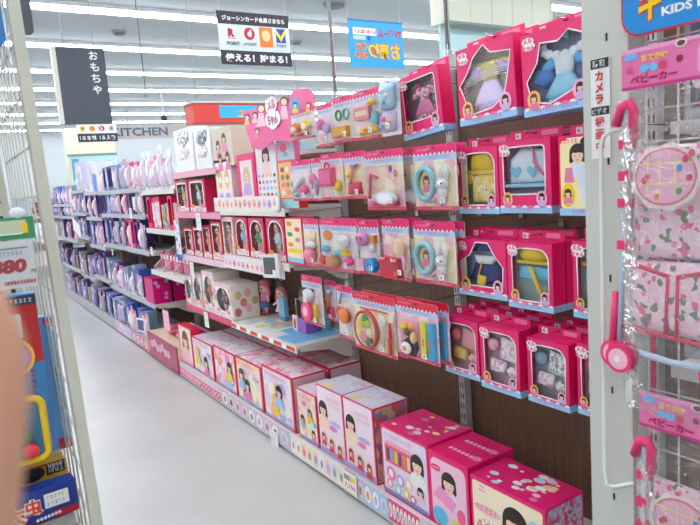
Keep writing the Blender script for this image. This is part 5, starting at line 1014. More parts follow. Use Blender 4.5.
# tall pale lavender boxes on bay 9 top
for k in range(3):
    t = thing('toy_carton', ['tall pale lavender box on the top shelf in the distance, left', 'tall pale lavender box on the top shelf in the distance, middle', 'tall white box on the middle distance top shelf'][k], 'toy box', ([SX + .02, SX + .02, SX + .02][k], [8.95, 8.68, 8.15][k], [1.6005, 1.6005, 1.5605][k]), RZ)
    c = [M((206, 206, 232), .4), M((206, 206, 232), .4), M((236, 236, 244), .4)][k]; mb = MB().box(-.12, .12, 0, .2, 0, .36, c); mb.rect(-.10, .10, .02, .34, -.001, PR(ART_WH, 12, seed=k)); mb.build('carton', t)
t = thing('toy_carton', 'bright blue tall carton with white top in the middle distance', 'toy box', (SX + .02, 7.85, 1.5605), RZ); mb = MB().box(-.10, .10, 0, .2, 0, .34, M((226, 228, 240), .4)); mb.rect(-.10, .10, 0, .2, -.001, M((90, 130, 225), .4)); mb.build('carton', t)
for k, (u, v, X, W, H) in enumerate([(133, 197, SX, .09, .12), (130, 208, SX, .1, .1), (151, 247, SX, .07, .08), (112, 249, SX, .06, .07), (157, 212, SX, .08, .11), (92, 225, SX, .05, .11), (113, 333, XF, .07, .11), (129, 312, SX, .07, .13)]):
    price_card(['bright white price card at the top left of the purple boxes', 'white price card below another in middle distance', 'small white price card over the slanted bins', 'small white card in front of the second shelf far away', 'pale grey price card left of the red doll boxes', 'narrow white card in the far bay', 'pale price card hanging over the floor rail in the distance', 'translucent price card below the magenta carton shelf'][k], u, v, W, H, X, None)
for k in range(5):
    yy = 10.3 + .13 * k; o = MB().puff([(-.03, 0), (.03, 0), (.035, .16), (-.01, .17)], 0, .004, WHITE).build('price_strip', None, (SX - .05, 8.9 + .09 * k, .98 + .02 * k), RZ + .3); tag(o, 'white curved price strip fanned out along the far shelf edge', 'price card', 'fanned white price strips')
t = thing('demo_tablet', 'small tilted white-framed blue-grey screen by the floor rail near the pink tray', 'tablet', (XF - .02, px(143, 325, X=XF).y, px(143, 331, X=XF).z), RZ + .3)
MB().box(-.07, .07, 0, .012, 0, .13, WHITE).build('frame', t); MB().rect(-.055, .055, .015, .115, -.0008, M((70, 90, 130), .3)).build('screen', t); MB().box(-.02, .02, .0125, .05, 0, .02, GREY).build('clamp', t)
for k, (u0, u1, c, lb) in enumerate(((133, 148, (226, 120, 150), 'pink printed floor rail sheet left of the heart tray'), (118, 132, (225, 190, 225), 'lilac printed floor rail sheet in the middle distance'))):
    y0 = Yp(u0, 336); y1 = Yp(u1, 344); fix(lb, y0, y1, .02, .11, fn_row(M(c), 4, k), X=XF)

# ------------------------------------------------------------------ NEAR RIGHT: post, net, stroller packs, sign
XN = .90
yl, yr = px(586.5, 250, X=XN).y, px(633, 250, X=XN).y      # post edges
t = thing('display_post', 'tall off-white steel post with slots and red Japanese camera warning sticker', 'post', (XN, (yl + yr) / 2, 0))
hw = (yl - yr) / 2; PST = M((206, 207, 198), .4, var=.02)
MB().box(0, .045, -hw, hw, 0, 2.3, PST).build('column', t)
MB().box(-.006, -.0002, -hw, -hw + .046, 0, 2.3, PST).build('face_flange', t)
for zz in [.35 + .19 * k for k in range(11)]: MB().add([(-.0068, -hw + .038, zz), (-.0068, -hw + .034, zz), (-.0068, -hw + .034, zz + .012), (-.0068, -hw + .038, zz + .012)], [(0, 1, 2, 3)], DARK).build('slot', t)
mb = MB()
def lp(u, v, X=XN): q_ = px(u, v, X=X); return q_
za, zb2 = px(603, 68, X=XN).z, px(604, 150, X=XN).z; yc = px(603.5, 100, X=XN).y - (yl + yr) / 2; sw = .017
HH = .156; zb2 = px(603, 58, X=XN).z - HH; mb = MB().box(-sw, sw, 0, .0012, 0, HH, WHITE); RT = M((206, 30, 40))
mb.rect(-sw * .95, sw * .95, HH - .016, HH - .001, -.0004, DARK); mb.text('防犯', 0, HH - .0085, .0105, -.0020, WHITE, bold=.01)
for k, ch in enumerate('カメラ'): mb.text(ch, 0, HH - .028 - .0178 * k, .0150, -.0020, RT, bold=.04)
mb.rect(-sw * .95, sw * .95, HH - .088, HH - .075, -.0004, DARK); mb.text('ビデオ', 0, HH - .0815, .009, -.0024, WHITE, bold=.01)
for k, ch in enumerate('録画中'): mb.text(ch, 0, HH - .099 - .019 * k, .0165, -.0020, RT, bold=.02)
o = mb.build('warning_sticker', t); o.rotation_euler.z = RZ; o.location = (-.0085, yc, zb2); o['label'] = 'white sticker with red vertical Japanese text'
# bent wire handle
pts = [px(632, 130, X=XN - .03), px(612, 131, X=XN - .03), px(604, 136, X=XN - .03), px(601, 146, X=XN - .03), px(603, 300, X=XN - .03), px(605, 470, X=XN - .03), px(607, 484, X=XN - .03), px(614, 487, X=XN - .03), px(634, 483, X=XN - .03)]
MB().tube([tuple(p_ - Vector((0, 0, 0))) for p_ in pts], .0035, M((232, 232, 224), .35), 8).build('bent_wire', None)
o = bpy.data.objects['bent_wire']; tag(o, 'tall white bent wire frame standing in front of the white post', 'wire frame')
# net panel and second bay
t = thing('wire_net', 'white wire mesh panel beside the white post holding the stroller bags', 'mesh panel', (XN + .03, 0, 0)); NW = M((228, 228, 222), .35)
y0n, y1n = -.15, yr - .002
mb = MB()
k = 0
yy = y1n - .004
while yy > y0n: mb.tube([(0, yy, .1), (0, yy, 2.2)], .0016, NW, 5); yy -= .05
mb.build('upright_wires', t); mb = MB(); zz = .12
while zz < 2.2: mb.tube([(.003, y1n, zz), (.003, y0n, zz)], .0016, NW, 5); zz += .05
mb.build('cross_wires', t)
MB().box(-.01, .02, y0n - .03, y0n, 0, 2.3, PST).build('end_post', t); MB().tube([(0, y1n, .1), (0, y0n, .1)], .005, NW).build('bottom_rod', t); MB().tube([(0, y1n, 2.2), (0, y0n, 2.2)], .005, NW).build('top_rod', t)
# stock behind the net
t = thing('display_gondola', 'near gondola bay with brown back seen through the wire mesh', 'gondola', (XN + .35, .2, 0))
MB().box(.0, .03, -.45, .37, 0, 2.2, BROWN).build('back_panel', t); MB().box(-.28, 0, -.43, .36, 0, .12, SHW).build('base_deck', t)
for zz in (.6, 1.15, 1.55): s_ = MB().box(-.27, 0, -.43, .36, zz - .02, zz, SHW).build('shelf', t)
rn = random.Random(5)
nb = [('magenta carton', M((214, 40, 110), .4)), ('dark navy carton', NAVY), ('rose carton', M((226, 90, 130), .4)), ('grey carton', M((170, 165, 175), .4))]
for zz in (.1205, .6005, 1.1505, 1.5505):
    for k in range(4):
        nm, c = nb[(k + int(zz * 10)) % 4]; H = .2 + .04 * ((k * 7) % 3)
        t = thing('toy_carton', '%s seen through the wire mesh %s' % (nm, {.1205: 'at floor level', .6005: 'at knee height', 1.1505: 'at waist height behind the pink stroller', 1.5505: 'just under the blue sign'}[zz]), 'toy box', (XN + .14, .49 - .18 * k, zz), RZ)
        mb = MB().box(-.08, .08, 0, .14, 0, H, c); mb.rect(-.07, .07, .02, H - .03, -.0006, PR(ART_PK if k % 2 else ART_DK, 30, seed=k)); mb.build('carton', t)
# toy stroller packs (built on the plane XN, pixel measured)
def V(u, v, dx=0.0): return px(u, v, X=XN + dx)
STRW = PR([(246, 205, 220), (246, 205, 220), (246, 205, 220), (246, 205, 220), (236, 110, 150), (120, 140, 110), (248, 214, 226), (246, 205, 220), (250, 222, 232), (244, 196, 214)], 120)
STP = M((240, 60, 120), .35); TUBM = M((200, 222, 244), .3)
def stroller(label, top, half=False):
    """local frame: origin at the header top-left corner; x to the right (world -Y), z up"""
    o0 = V(*top, -.03); t = thing('toy_stroller_pack', label, 'toy stroller', tuple(o0), RZ); s = 1.0
    K = (V(622, 52).z - V(624, 372).z) / .5
    h = MB().box(0, .20, -.002, .0, -.058, 0, M((232, 120, 176), .35)); h.box(0, .20, -.0022, -.0021, -.058, -.053, M((206, 60, 130))); h.rect(0, .2, -.006, 0, -.0028, M((240, 160, 200)))
    h.text('おでかけ', .052, -.016, .010, -.0032, M((250, 200, 70)), bold=.05); h.rr(.006, .026, -.016, -.006, .004, -.003, M((120, 180, 240)))
    for k in range(3): h.ell(.036 + .014 * k, -.030, .007, .006, -.003, M((110, 190, 235)) if k != 2 else M((220, 60, 110)), 10)
    h.text('ベビーカー', .050, -.044, .013, -.0034, M((190, 20, 90)), bold=.05, wid=.07)
    h.ell(.014, -.030, .006, .005, -.003, M((236, 80, 140)), 10); h.ell(.088, -.026, .005, .005, -.003, M((150, 40, 60)), 10); h.ell(.09, -.006, .0085, .0055, -.003, WHITE); h.ell(.09, -.006, .006, .004, -.0034, M((120, 60, 50)))
    h.rr(.112, .16, -.05, -.014, .006, -.003, M((240, 160, 200))); h.build('header_card', t)
    TM = Matrix(((1, 0, .04, .0023), (0, 1, 0, 0), (0, 0, 1.16, .0093), (0, 0, 0, 1)))
    f = MB(); f.T = TM; yb = -.006
    # left side tubes
    f.tube([(.012, yb, -.085), (.0125, yb, -.2), (.006, yb, -.40)], .0045, TUBM); f.tube([(.165, yb, -.085), (.165, yb, -.2), (.172, yb, -.40)], .0045, TUBM)
    f.tube([(.006, yb, -.395), (.09, yb, -.403), (.172, yb, -.40)], .0045, TUBM); f.tube([(.012, yb + .03, -.2), (.03, yb + .05, -.38)], .004, TUBM); f.build('frame', t)
    j = MB(); j.T = TM; j.tube([(-.004, yb - .002, -.1), (.004, yb - .004, -.078), (.018, yb - .004, -.074), (.024, yb - .002, -.085), (.022, yb, -.12)], .0075, STP); j.build('handle', t)
    for z_ in (-.125, -.165, -.20, -.255): j = MB(); j.T = TM; j.box(.004, .022, yb - .008, yb + .008, z_ - .006, z_ + .006, STP); j.build('joint', t)
    j = MB(); j.T = TM; j.tube([(-.002, yb, -.32), (-.006, yb, -.4)], .006, STP); j.box(-.008, .02, yb - .008, yb + .01, -.402, -.388, STP); j.build('wheel_bracket', t)
    c = MB(); c.T = TM; c.puff([(.018, -.13), (.155, -.13), (.165, -.27), (.014, -.275)], .012, .01, STRW)
    c.build('seat_back', t)
    q = MB(); q.T = TM; q.puff([(.012, -.275), (.168, -.275), (.172, -.375), (.008, -.366)], .008, .014, STRW)
    for a, b_ in (((.012, -.275), (.008, -.366)), ((.008, -.366), (.172, -.376)), ((.082, -.29), (.08, -.37)), ((.096, -.29), (.097, -.372)), ((.012, -.277), (.08, -.292)), ((.096, -.292), (.168, -.277)), ((.016, -.14), (.012, -.275))): q.tube([(a[0], -.006, a[1]), (b_[0], -.006, b_[1])], .0028, M((226, 40, 90), .5), 6)
    q.build('seat_skirt', t)
    for x, yy in ((-.016, -.012), (.006, -.030), (.150, -.030), (.172, -.012)):
        wl = MB().cyl((x, yy, -.462), .022, .011, STP, 'y', 24); wl.cyl((x, yy - .001, -.462), .0165, .001, LPINK, 'y', 20); wl.cyl((x, yy - .003, -.462), .005, .002, WHITE, 'y', 10); wl.build('wheel', t)
    # round hang tag
    g = MB(); g.T = TM; tagp = [(.082 + (.050 + .002 * math.cos(9 * a)) * math.cos(a), -.168 + (.040 + .002 * math.cos(9 * a)) * math.sin(a)) for a in [i * math.pi / 27 for i in range(54)]]
    g.T = TM @ Matrix.Translation((.007, -.006, 0)); g.prism([(a - .007, b_) for a, b_ in tagp], -.016, -.015, M((246, 226, 214), .35)); g.ell(.075, -.168, .045, .035, -.0164, M((236, 110, 150)), 30); g.ell(.075, -.168, .042, .032, -.0168, M((246, 180, 205)), 30)
    for x in (.05, .068, .09): g.rect(x - .001, x + .001, -.19, -.142, -.0172, M((246, 226, 150)))
    for z_ in (-.152, -.176): g.rect(.036, .114, z_ - .001, z_ + .001, -.0172, M((246, 226, 150)))
    for x, z_, c_ in ((.045, -.172, RED), (.104, -.148, RED), (.112, -.142, RED), (.096, -.158, M((80, 150, 225))), (.096, -.185, GREEN), (.065, -.192, ORAN), (.11, -.17, M((220, 60, 90))), (.05, -.168, M((220, 60, 90)))): g.ell(x, z_, .0045, .0045, -.0176, c_, 10)
    g.build('hang_tag', t)
    # bag: front and back sheets, gathered under the header
    b = MB(); v = []; nx, nz = 12, 16
    for j_ in range(nz + 1):
        z_ = -.058 - .48 * j_ / nz
        for i_ in range(nx + 1):
            x = -.004 + .197 * i_ / nx; e = math.sin(math.pi * i_ / nx); pf = min(1, j_ / 3)
            v.append((x, -.004 - .026 * pf * e ** .5 + .003 * math.sin(i_ * 2.1 + j_ * 1.3) * pf, z_))
    b.add(v, [(j_ * (nx + 1) + i_, j_ * (nx + 1) + i_ + 1, (j_ + 1) * (nx + 1) + i_ + 1, (j_ + 1) * (nx + 1) + i_) for j_ in range(nz) for i_ in range(nx)], BAG, True); b.build('plastic_bag', t)
    t.scale = (1, 1, 1)
    return t
s1 = stroller('bagged pink strawberry-print toy stroller hanging beside the white post', (622, 52))
s2 = dup(s1, V(640, 389, -.03), 'lower bagged toy stroller, mostly below the frame, under the first one')
# kids land sign
t = thing('hanging_sign', 'blue sign with yellow Japanese letter and words KIDS LAND above the stroller', 'sign', tuple(V(623.5, 38, -.02)), RZ)
pts = rrect(0, .42, 0, .30, .028); mb = MB().prism(rrect(-.003, .423, -.003, .303, .03), 0, .004, M((206, 40, 70), .4)); mb.poly(pts, -.0006, M((20, 140, 214), .4))
mb.T = None; mb.text('KIDS LAND', .112, .0225, .0122, -.0014, WHITE, bold=.04, wid=.105); mb.outlined('キ', .043, .041, .052, -.0014, M((250, 210, 0)), M((214, 40, 50)), .09, wid=.034, shear=.15); mb.outlined('ッズランド', .155, .062, .046, -.0014, M((250, 210, 0)), M((214, 40, 50)), .09, wid=.18)
mb.build('board', t); MB().tube([(.05, .006, .297), (.05, .006, .6)], .002, NW).tube([(.36, .006, .297), (.36, .006, .6)], .002, NW).build('hanger', t)

# ------------------------------------------------------------------ LEFT END CAP
YE_ = 1.0
def L(u, v, Y=YE_): return px(u, v, Y=Y)
xr = .143; xl = .1275; IV = M((206, 203, 186), .4, var=.02)
t = thing('endcap_frame', 'cream steel end display rack at the left with wire mesh side', 'rack', (xr + .019 * .99, YE_, 0)); t.rotation_euler.y = -.019
MB().box(xl - xr, 0, 0, .03, 0, 2.3, IV).build('front_post', t)
mb = MB().box(-.055, -.02, .46, .50, 0, 2.3, IV)
for k in range(40): mb.rect(-.042, -.034, .3 + k * .05, .325 + k * .05, .4595, DARK)
mb.build('rear_upright', t)
mb = MB()
for k in range(8): yy = .07 + .05 * k; mb.tube([(-.016, yy, .1), (-.016, yy, 2.25)], .0017, M((196, 196, 186), .35, .3), 5)
for k in range(30): zz = .12 + .073 * k; mb.tube([(-.013, .03, zz), (-.013, .46, zz)], .0017, M((196, 196, 186), .35, .3), 5)
mb.build('mesh_side', t)
MB().box(-1.0, -.02, .505, .53, 0, 2.3, M((178, 140, 112), .5)).build('back_panel', t); MB().box(-1.0, -.03, .06, .50, 0, .12, M((190, 188, 180), .4)).build('base_deck', t)
MB().box(-1.03, -1.0, 0, .03, 0, 2.3, IV).build('far_post', t)
MB().box(-1.0, -.03, 0.05, .50, .962, .98, M((150, 148, 144), .4)).build('shelf', t)
# price sign 880
a = L(0, 252, .99); b_ = L(41, 280, .99); K = (L(41, 252, .99).x - L(0, 252, .99).x) / 41
t = thing('price_sign', 'large price sign in clear holder with red figures ending 880', 'price sign', (L(0, 288, .99).x - .06, .99, L(20, 288, .99).z), 0)
def lx(u): return .06 + u * K
mb = MB().box(0, lx(39), 0, .002, 0, .068, WHITE); mb.text('1,880', lx(5), .030, .024, -.0006, M((200, 20, 50)), bold=.06, shear=.15, wid=.062); mb.text('円', lx(36), .022, .006, -.0006, DARK); squiggle(mb, lx(-5), lx(28), .05, .005, -.0006, GREY, 3)
mb.rect(lx(5), lx(37), .006, .011, -.0006, M((214, 50, 70))); squiggle(mb, lx(6), lx(36), .0085, .004, -.001, WHITE, 4); mb.rect(0, lx(33), .068 - .012, .068 - .010, -.0006, GREY); mb.build('card', t)
mb = MB().box(0, lx(43), -.001, .004, .069, .100, M((60, 150, 100), .35)); mb.rect(0, lx(35), .077, .096, -.0014, M((200, 205, 170))); mb.rect(lx(30), lx(36), .077, .092, -.0018, YEL); mb.rect(0, lx(30), .076, .078, -.002, WHITE); mb.build('holder_top', t)
MB().box(0, lx(42), -.004, -.003, 0, .07, CLEARP).build('clear_sleeve', t)
MB().ball((lx(28), .003, .105), (.011, .006, .009), M((225, 228, 228), .3)).build('clip', t); MB().tube([(.03, .006, .08), (.03, .1, .085), (.03, .5, .085)], .003, CHROME).build('arm', t)
# red/blue carded toy
def LT(u, v, Y=1.12): return px(u, v, Y=Y)
cA = LT(56, 470); 
t = thing('carded_toy', 'tall carded toy with red top, blue body and vertical Japanese text', 'toy pack', (LT(-45, 440).x, 1.12, LT(30, 447).z), 0)
W_ = LT(50, 400).x - LT(-45, 440).x; H_ = LT(30, 293).z - LT(30, 447).z
mb = MB().box(0, W_, 0, .03, 0, H_, M((70, 140, 200), .35)); mb.rect(0, W_, H_ * .55, H_ * .98, -.0005, M((196, 40, 44))); mb.rect(W_ * .0, W_ * 1.0, H_ * .93, H_ * .99, -.001, M((50, 60, 80)))
squiggle(mb, W_ * .3, W_ * .96, H_ * .96, H_ * .025, -.0014, WHITE, 3); mb.rr(W_ * .45, W_ * .82, H_ * .72, H_ * .88, .004, -.001, M((226, 226, 220))); squiggle(mb, W_ * .5, W_ * .78, H_ * .83, H_ * .02, -.0014, GREY); squiggle(mb, W_ * .5, W_ * .78, H_ * .77, H_ * .02, -.0014, GREY, 4)
for r, c in ((.032, YEL), (.028, PINK), (.022, SKYB), (.016, LILAC)): mb.ell(W_ * .68, H_ * .60, r, r, -.0012 - (.032 - r) * .05, c)
mb.vtext('音を鳴らして', W_ * .86, H_ * .5, .0078, -.0012, DARK, 1.15, .01); mb.ell(W_ * .5, H_ * .4, .03, .05, -.001, M((120, 190, 235))); mb.ell(W_ * .72, H_ * .24, .01, .012, -.0012, M((226, 70, 160)))
mb.build('carton', t); MB().tube([(W_ * .5, .015, H_ + .001), (W_ * .5, .2, H_ + .02), (W_ * .5, .38, H_ + .02)], .002, CHROME).build('hook', t)
t2 = thing('carded_toy', 'light blue carded toy with small vertical text behind the red-topped one', 'toy pack', (LT(-20, 440, 1.2).x, 1.18, LT(50, 452, 1.18).z), 0)
W2 = LT(66, 400, 1.18).x - LT(-20, 440, 1.2).x; mb = MB().box(0, W2, 0, .03, 0, H_ * .95, M((110, 165, 215), .35)); mb.vtext('音を鳴らして', W2 * .93, H_ * .6, .007, -.0012, M((60, 70, 90)), 1.2, .01); mb.rect(W2 * .85, W2, 0, H_ * .08, -.001, M((200, 50, 80))); mb.rect(W2 * .86, W2 * .99, H_ * .9, H_ * .94, -.001, RED); mb.build('carton', t2)
MB().tube([(W2 * .5, .015, H_ * .95 + .001), (W2 * .5, .2, H_ * .98), (W2 * .5, .32, H_ * .98)], .002, CHROME).build('hook', t2)
# yellow framed toy
yz = 1.07; a = px(41, 395, Y=yz); b_ = px(41, 462, Y=yz)
t = thing('framed_toy', 'yellow plastic framed toy with red and green balls', 'toy', (a.x - .12, yz, b_.z), 0); Hh = a.z - b_.z
mb = MB()
pp = rrect(.004, .12, .004, Hh - .004, .014); mb.tube([(p[0], .006, p[1]) for p in pp + [pp[0]]], .0055, YEL, 8); mb.build('frame', t)
MB().box(.006, .118, .007, .009, .006, Hh - .006, M((60, 120, 150), .3)).build('panel', t); MB().ball((.095, .0, .022), .012, M((230, 50, 70), .3)).build('red_ball', t); MB().ball((.09, .0, .045), .009, M((40, 140, 70), .3)).build('green_ball', t); MB().ball((.085, .0, .075), .009, M((230, 80, 150), .3)).build('pink_ball', t)
MB().tube([(.06, .012, Hh - .01), (.06, .03, Hh + .004), (.06, .04, Hh + .012)], .002, CHROME).build('hook', t)
# insect box
yi = 1.08; a = px(76, 482, Y=yi); zt = 0; bx = px(84, 512, Y=yi)
t = thing('toy_carton', 'blue carton with orange characters and black beetle picture on yellow, low at left', 'toy box', (bx.x - .19, yi, .981), math.radians(4))
H2 = px(76, 481, Y=yi).z - .981; Wb = .185
mb = MB().box(0, Wb, 0, .03, 0, H2, M((30, 60, 150), .35)); mb.rect(0, Wb, 0, H2 * .2, -.0005, M((60, 40, 120))); mb.rect(Wb * .8, Wb, 0, H2 * .22, -.001, M((190, 30, 50)))
mb.outlined('大', Wb * .48, H2 * .42, H2 * .64, -.0016, M((240, 110, 30)), M((235, 235, 225)), .14); mb.outlined('虫', Wb * .64, H2 * .52, H2 * .50, -.0016, M((230, 70, 40)), M((235, 235, 225)), .14)
mb.rect(Wb * .73, Wb * .93, H2 * .38, H2 * .82, -.003, M((236, 236, 226))); squiggle(mb, Wb * .75, Wb * .91, H2 * .70, H2 * .10, -.0034, GREY); squiggle(mb, Wb * .75, Wb * .91, H2 * .50, H2 * .10, -.0034, M((90, 120, 190)), 3)
for k in range(7): mb.ell(Wb * (.66 + .03 * k), H2 * (.1 + .008 * k), .0025, .003, -.0016, WHITE, 8)
mb.build('carton', t)
t3 = thing('toy_carton', 'yellow carton with black beetle silhouette behind the blue one', 'toy box', (t.location.x - .004, yi + .062, .981), math.radians(4))
H3 = px(76, 458, Y=yi + .06).z - .981; mb = MB().box(0, Wb, 0, .06, 0, H3, M((236, 180, 40), .35)); zz = H3
mb.ell(Wb * .7, H3 * .82, .022, .013, -.0006, DARK); mb.ell(Wb * .58, H3 * .86, .016, .008, -.0008, DARK); mb.rect(Wb * .83, Wb * .99, H3 * .70, H3 * .99, -.0008, DARK); mb.text('対象年齢', Wb * .91, H3 * .915, .008, -.0014, WHITE, bold=.01, wid=.024); mb.text('3才以上', Wb * .91, H3 * .80, .008, -.0014, WHITE, bold=.01, wid=.024)
for k in range(4): mb.tube([(Wb * (.62 + .05 * k), -.0008, H3 * .84), (Wb * (.6 + .06 * k), -.0008, H3 * .76)], .001, DARK, 5)
mb.rect(0, Wb, H3 * .95, H3, -.001, M((150, 40, 60))); mb.build('carton', t3)
# dark rounded sign at the ceiling, next to the rack top, and blue board at the corner
t = thing('hanging_sign', 'dark rounded hanging panel at the top left beside the cream rack', 'sign', tuple(px(24, 34, Y=3.0)), 0); MB().prism(rrect(0, .04, 0, .5, .019), 0, .02, M((70, 74, 82), .5)).build('panel', t)
MB().tube([(.02, .01, .501), (.02, .01, CEIL - px(24, 34, Y=3.0).z)], .003, CHROME).build('rod', t)
t = thing('header_sign', 'blue rounded sign edge at the extreme top left corner', 'sign', tuple(px(-60, 48, Y=1.10)), 0); MB().prism(rrect(0, px(10, 48, Y=1.10).x - px(-60, 48, Y=1.10).x, 0, .2, .03), 0, .006, M((60, 130, 200), .4)).build('board', t); MB().tube([(.05, .006, .15), (.05, .40, .15)], .003, CHROME).build('arm', t)

# ------------------------------------------------------------------ HANGING SIGNS
YT = 8.0; a = px(51, 46, Y=YT); b_ = px(100, 48, Y=YT); c = px(60, 124, Y=YT); W_ = b_.x - a.x; H_ = a.z - c.z
t = thing('hanging_sign', 'dark grey hanging sign with vertical white Japanese word for toys', 'sign', (a.x + .04, YT, c.z), 0)
MB().box(0, W_, 0, .1, 0, H_, M((68, 74, 84), .5)).build('panel', t)
MB().box(-.045, -.0005, .0, .1, 0, H_, M((214, 212, 200), .5)).build('edge_strip', t)
MB().vtext('おもちゃ', W_ * .76, H_ * .90, H_ * .125, -.002, WHITE, 1.2, .015).build('lettering', t)
for x in (.1, W_ - .1): MB().tube([(x, .05, H_), (x, .05, CEIL - c.z)], .004, GREY, 6).build('cord', t)
H3 = px(62, 126, Y=YT).z - px(62, 144, Y=YT).z
t = thing('hanging_sign', 'small points logo sign with dark caption right under the toys sign', 'sign', (a.x + .16, YT, c.z - H3 - .01), 0); W3 = px(113, 130, Y=YT).x - px(73, 130, Y=YT).x
mb = MB().box(0, W3, 0, .02, 0, H3, WHITE); mb.rect(0, W3, 0, H3 * .48, -.001, M((52, 52, 62))); mb.text('使える！貯まる！', W3 * .5, H3 * .24, H3 * .26, -.002, WHITE, wid=W3 * .9, mirror=True, bold=.02)
for k, (ch, c_) in enumerate((('V', (30, 100, 60)), ('P', (240, 130, 30)), ('d', (205, 20, 60)), ('R', (110, 110, 120)))): mb.ell(W3 * (.14 + .24 * k), H3 * .76, H3 * .16, H3 * .16, -.0012, [M((236, 220, 60)), ORAN, M((205, 20, 60)), M((206, 206, 210))][k]); mb.text(ch, W3 * (.14 + .24 * k), H3 * .76, H3 * .2, -.002, M(c_) if k != 2 else WHITE, bold=.04, mirror=True)
mb.build('panel', t); MB().tube([(W3 * .5, .03, H3), (W3 * .5, .03, H3 + .012)], .004, GREY).build('link', t)
# points banner
YQ = 4.6; a = px(213.5, 8, Y=YQ); b_ = px(285.5, 16.5, Y=YQ); c = px(221, 64, Y=YQ); W_ = b_.x - a.x; H_ = (a.z + b_.z) / 2 - px(256, 65, Y=YQ).z
t = thing('hanging_banner', 'black and white points card banner with four colourful logos', 'banner', (a.x + .02, YQ, px(256, 65.5, Y=YQ).z), 0)
t.rotation_euler.y = math.radians(0)
BK = M((52, 48, 56), .5)
mb = MB().box(0, W_, 0, .004, 0, H_, M((214, 224, 228), .5)); mb.rect(-.004, W_ + .004, H_ * .76, H_, -.001, BK); mb.rect(0, W_ + .004, 0, H_ * .27, -.001, BK)
mb.text('ジョーシンカード会員さまなら', W_ * .5, H_ * .875, H_ * .10, -.002, WHITE, wid=W_ * .88, bold=.03); mb.text('使える！貯まる！', W_ * .5, H_ * .135, H_ * .16, -.002, WHITE, wid=W_ * .88, bold=.04)
mb.text('R', W_ * .17, H_ * .60, H_ * .16, -.002, M((191, 0, 60)), bold=.06); mb.rect(W_ * .12, W_ * .23, H_ * .49, H_ * .50, -.002, M((191, 0, 60))); mb.text('POINT', W_ * .19, H_ * .40, H_ * .07, -.002, DARK, bold=.03)
mb.ell(W_ * .42, H_ * .60, W_ * .075, H_ * .12, -.0014, M((205, 20, 60))); mb.text('d', W_ * .42, H_ * .61, H_ * .13, -.002, WHITE, bold=.08); mb.text('d POINT', W_ * .42, H_ * .40, H_ * .055, -.002, DARK, bold=.02)
mb.rect(W_ * .56, W_ * .75, H_ * .36, H_ * .74, -.0014, M((244, 130, 40))); mb.ell(W_ * .655, H_ * .58, W_ * .06, H_ * .11, -.002, M((250, 205, 150))); 
mb.rect(W_ * .80, W_ * .94, H_ * .46, H_ * .73, -.0014, M((20, 80, 170))); mb.poly([(W_ * .80, H_ * .73), (W_ * .87, H_ * .58), (W_ * .94, H_ * .73), (W_ * .94, H_ * .64), (W_ * .87, H_ * .48), (W_ * .80, H_ * .64)], -.002, M((246, 220, 40))); mb.text('POINT', W_ * .87, H_ * .40, H_ * .055, -.002, M((30, 60, 140)), bold=.02)
mb.build('cloth', t)
for x in (.02, W_ - .02): MB().tube([(x, .002, H_), (x, .002, CEIL - t.location.z)], .0018, WHITE, 5).build('cord', t)
# blue sale banner, seen from behind (mirrored)
YS = 4.6; a = px(346, 19, Y=YS); b_ = px(401, 22, Y=YS); c = px(352, 68, Y=YS); W_ = b_.x - a.x; H_ = (a.z + b_.z) / 2 - px(378, 68, Y=YS).z
t = thing('hanging_banner', 'light blue banner with mirrored yellow Japanese lettering seen from behind', 'banner', (a.x + .012, YS, px(378, 68, Y=YS).z), 0)
BB = M((56, 164, 226), .5, var=.08)
mb = MB().box(0, W_, 0, .003, 0, H_, BB); mb.rect(0, W_, H_ * .96, H_, -.001, M((30, 120, 190))); mb.text('TVゲーム', W_ * .75, H_ * .74, H_ * .20, -.0016, M((190, 50, 80)), mirror=True, bold=.05, wid=W_ * .44)
mb.rect(W_ * .08, W_ * .5, H_ * .68, H_ * .83, -.001, M((232, 236, 240))); mb.text('いらない', W_ * .3, H_ * .755, H_ * .09, -.0016, M((190, 40, 60)), mirror=True, bold=.04, wid=W_ * .38); mb.rect(W_ * .08, W_ * .3, H_ * .58, H_ * .66, -.001, M((190, 214, 240))); mb.ell(W_ * .36, H_ * .62, .02, .02, -.001, BLUE)
for ch, x, z_, h_ in (('お', .83, .36, .34), ('売', .63, .36, .34), ('り', .43, .36, .30)): mb.outlined(ch, W_ * x, H_ * z_, H_ * h_, -.0016, M((250, 200, 30)), M((205, 60, 50)), .10, mirror=True, wid=W_ * .19)
mb.outlined('くだ', W_ * .22, H_ * .45, H_ * .16, -.0016, M((250, 170, 30)), M((205, 50, 50)), .10, mirror=True); mb.outlined('さい', W_ * .20, H_ * .26, H_ * .16, -.0016, M((250, 170, 30)), M((205, 50, 50)), .10, mirror=True)
mb.build('cloth', t)
for x in (.01, W_ - .03): MB().tube([(x, .0015, H_), (x, .0015, CEIL - t.location.z)], .0018, WHITE, 5).build('cord', t)
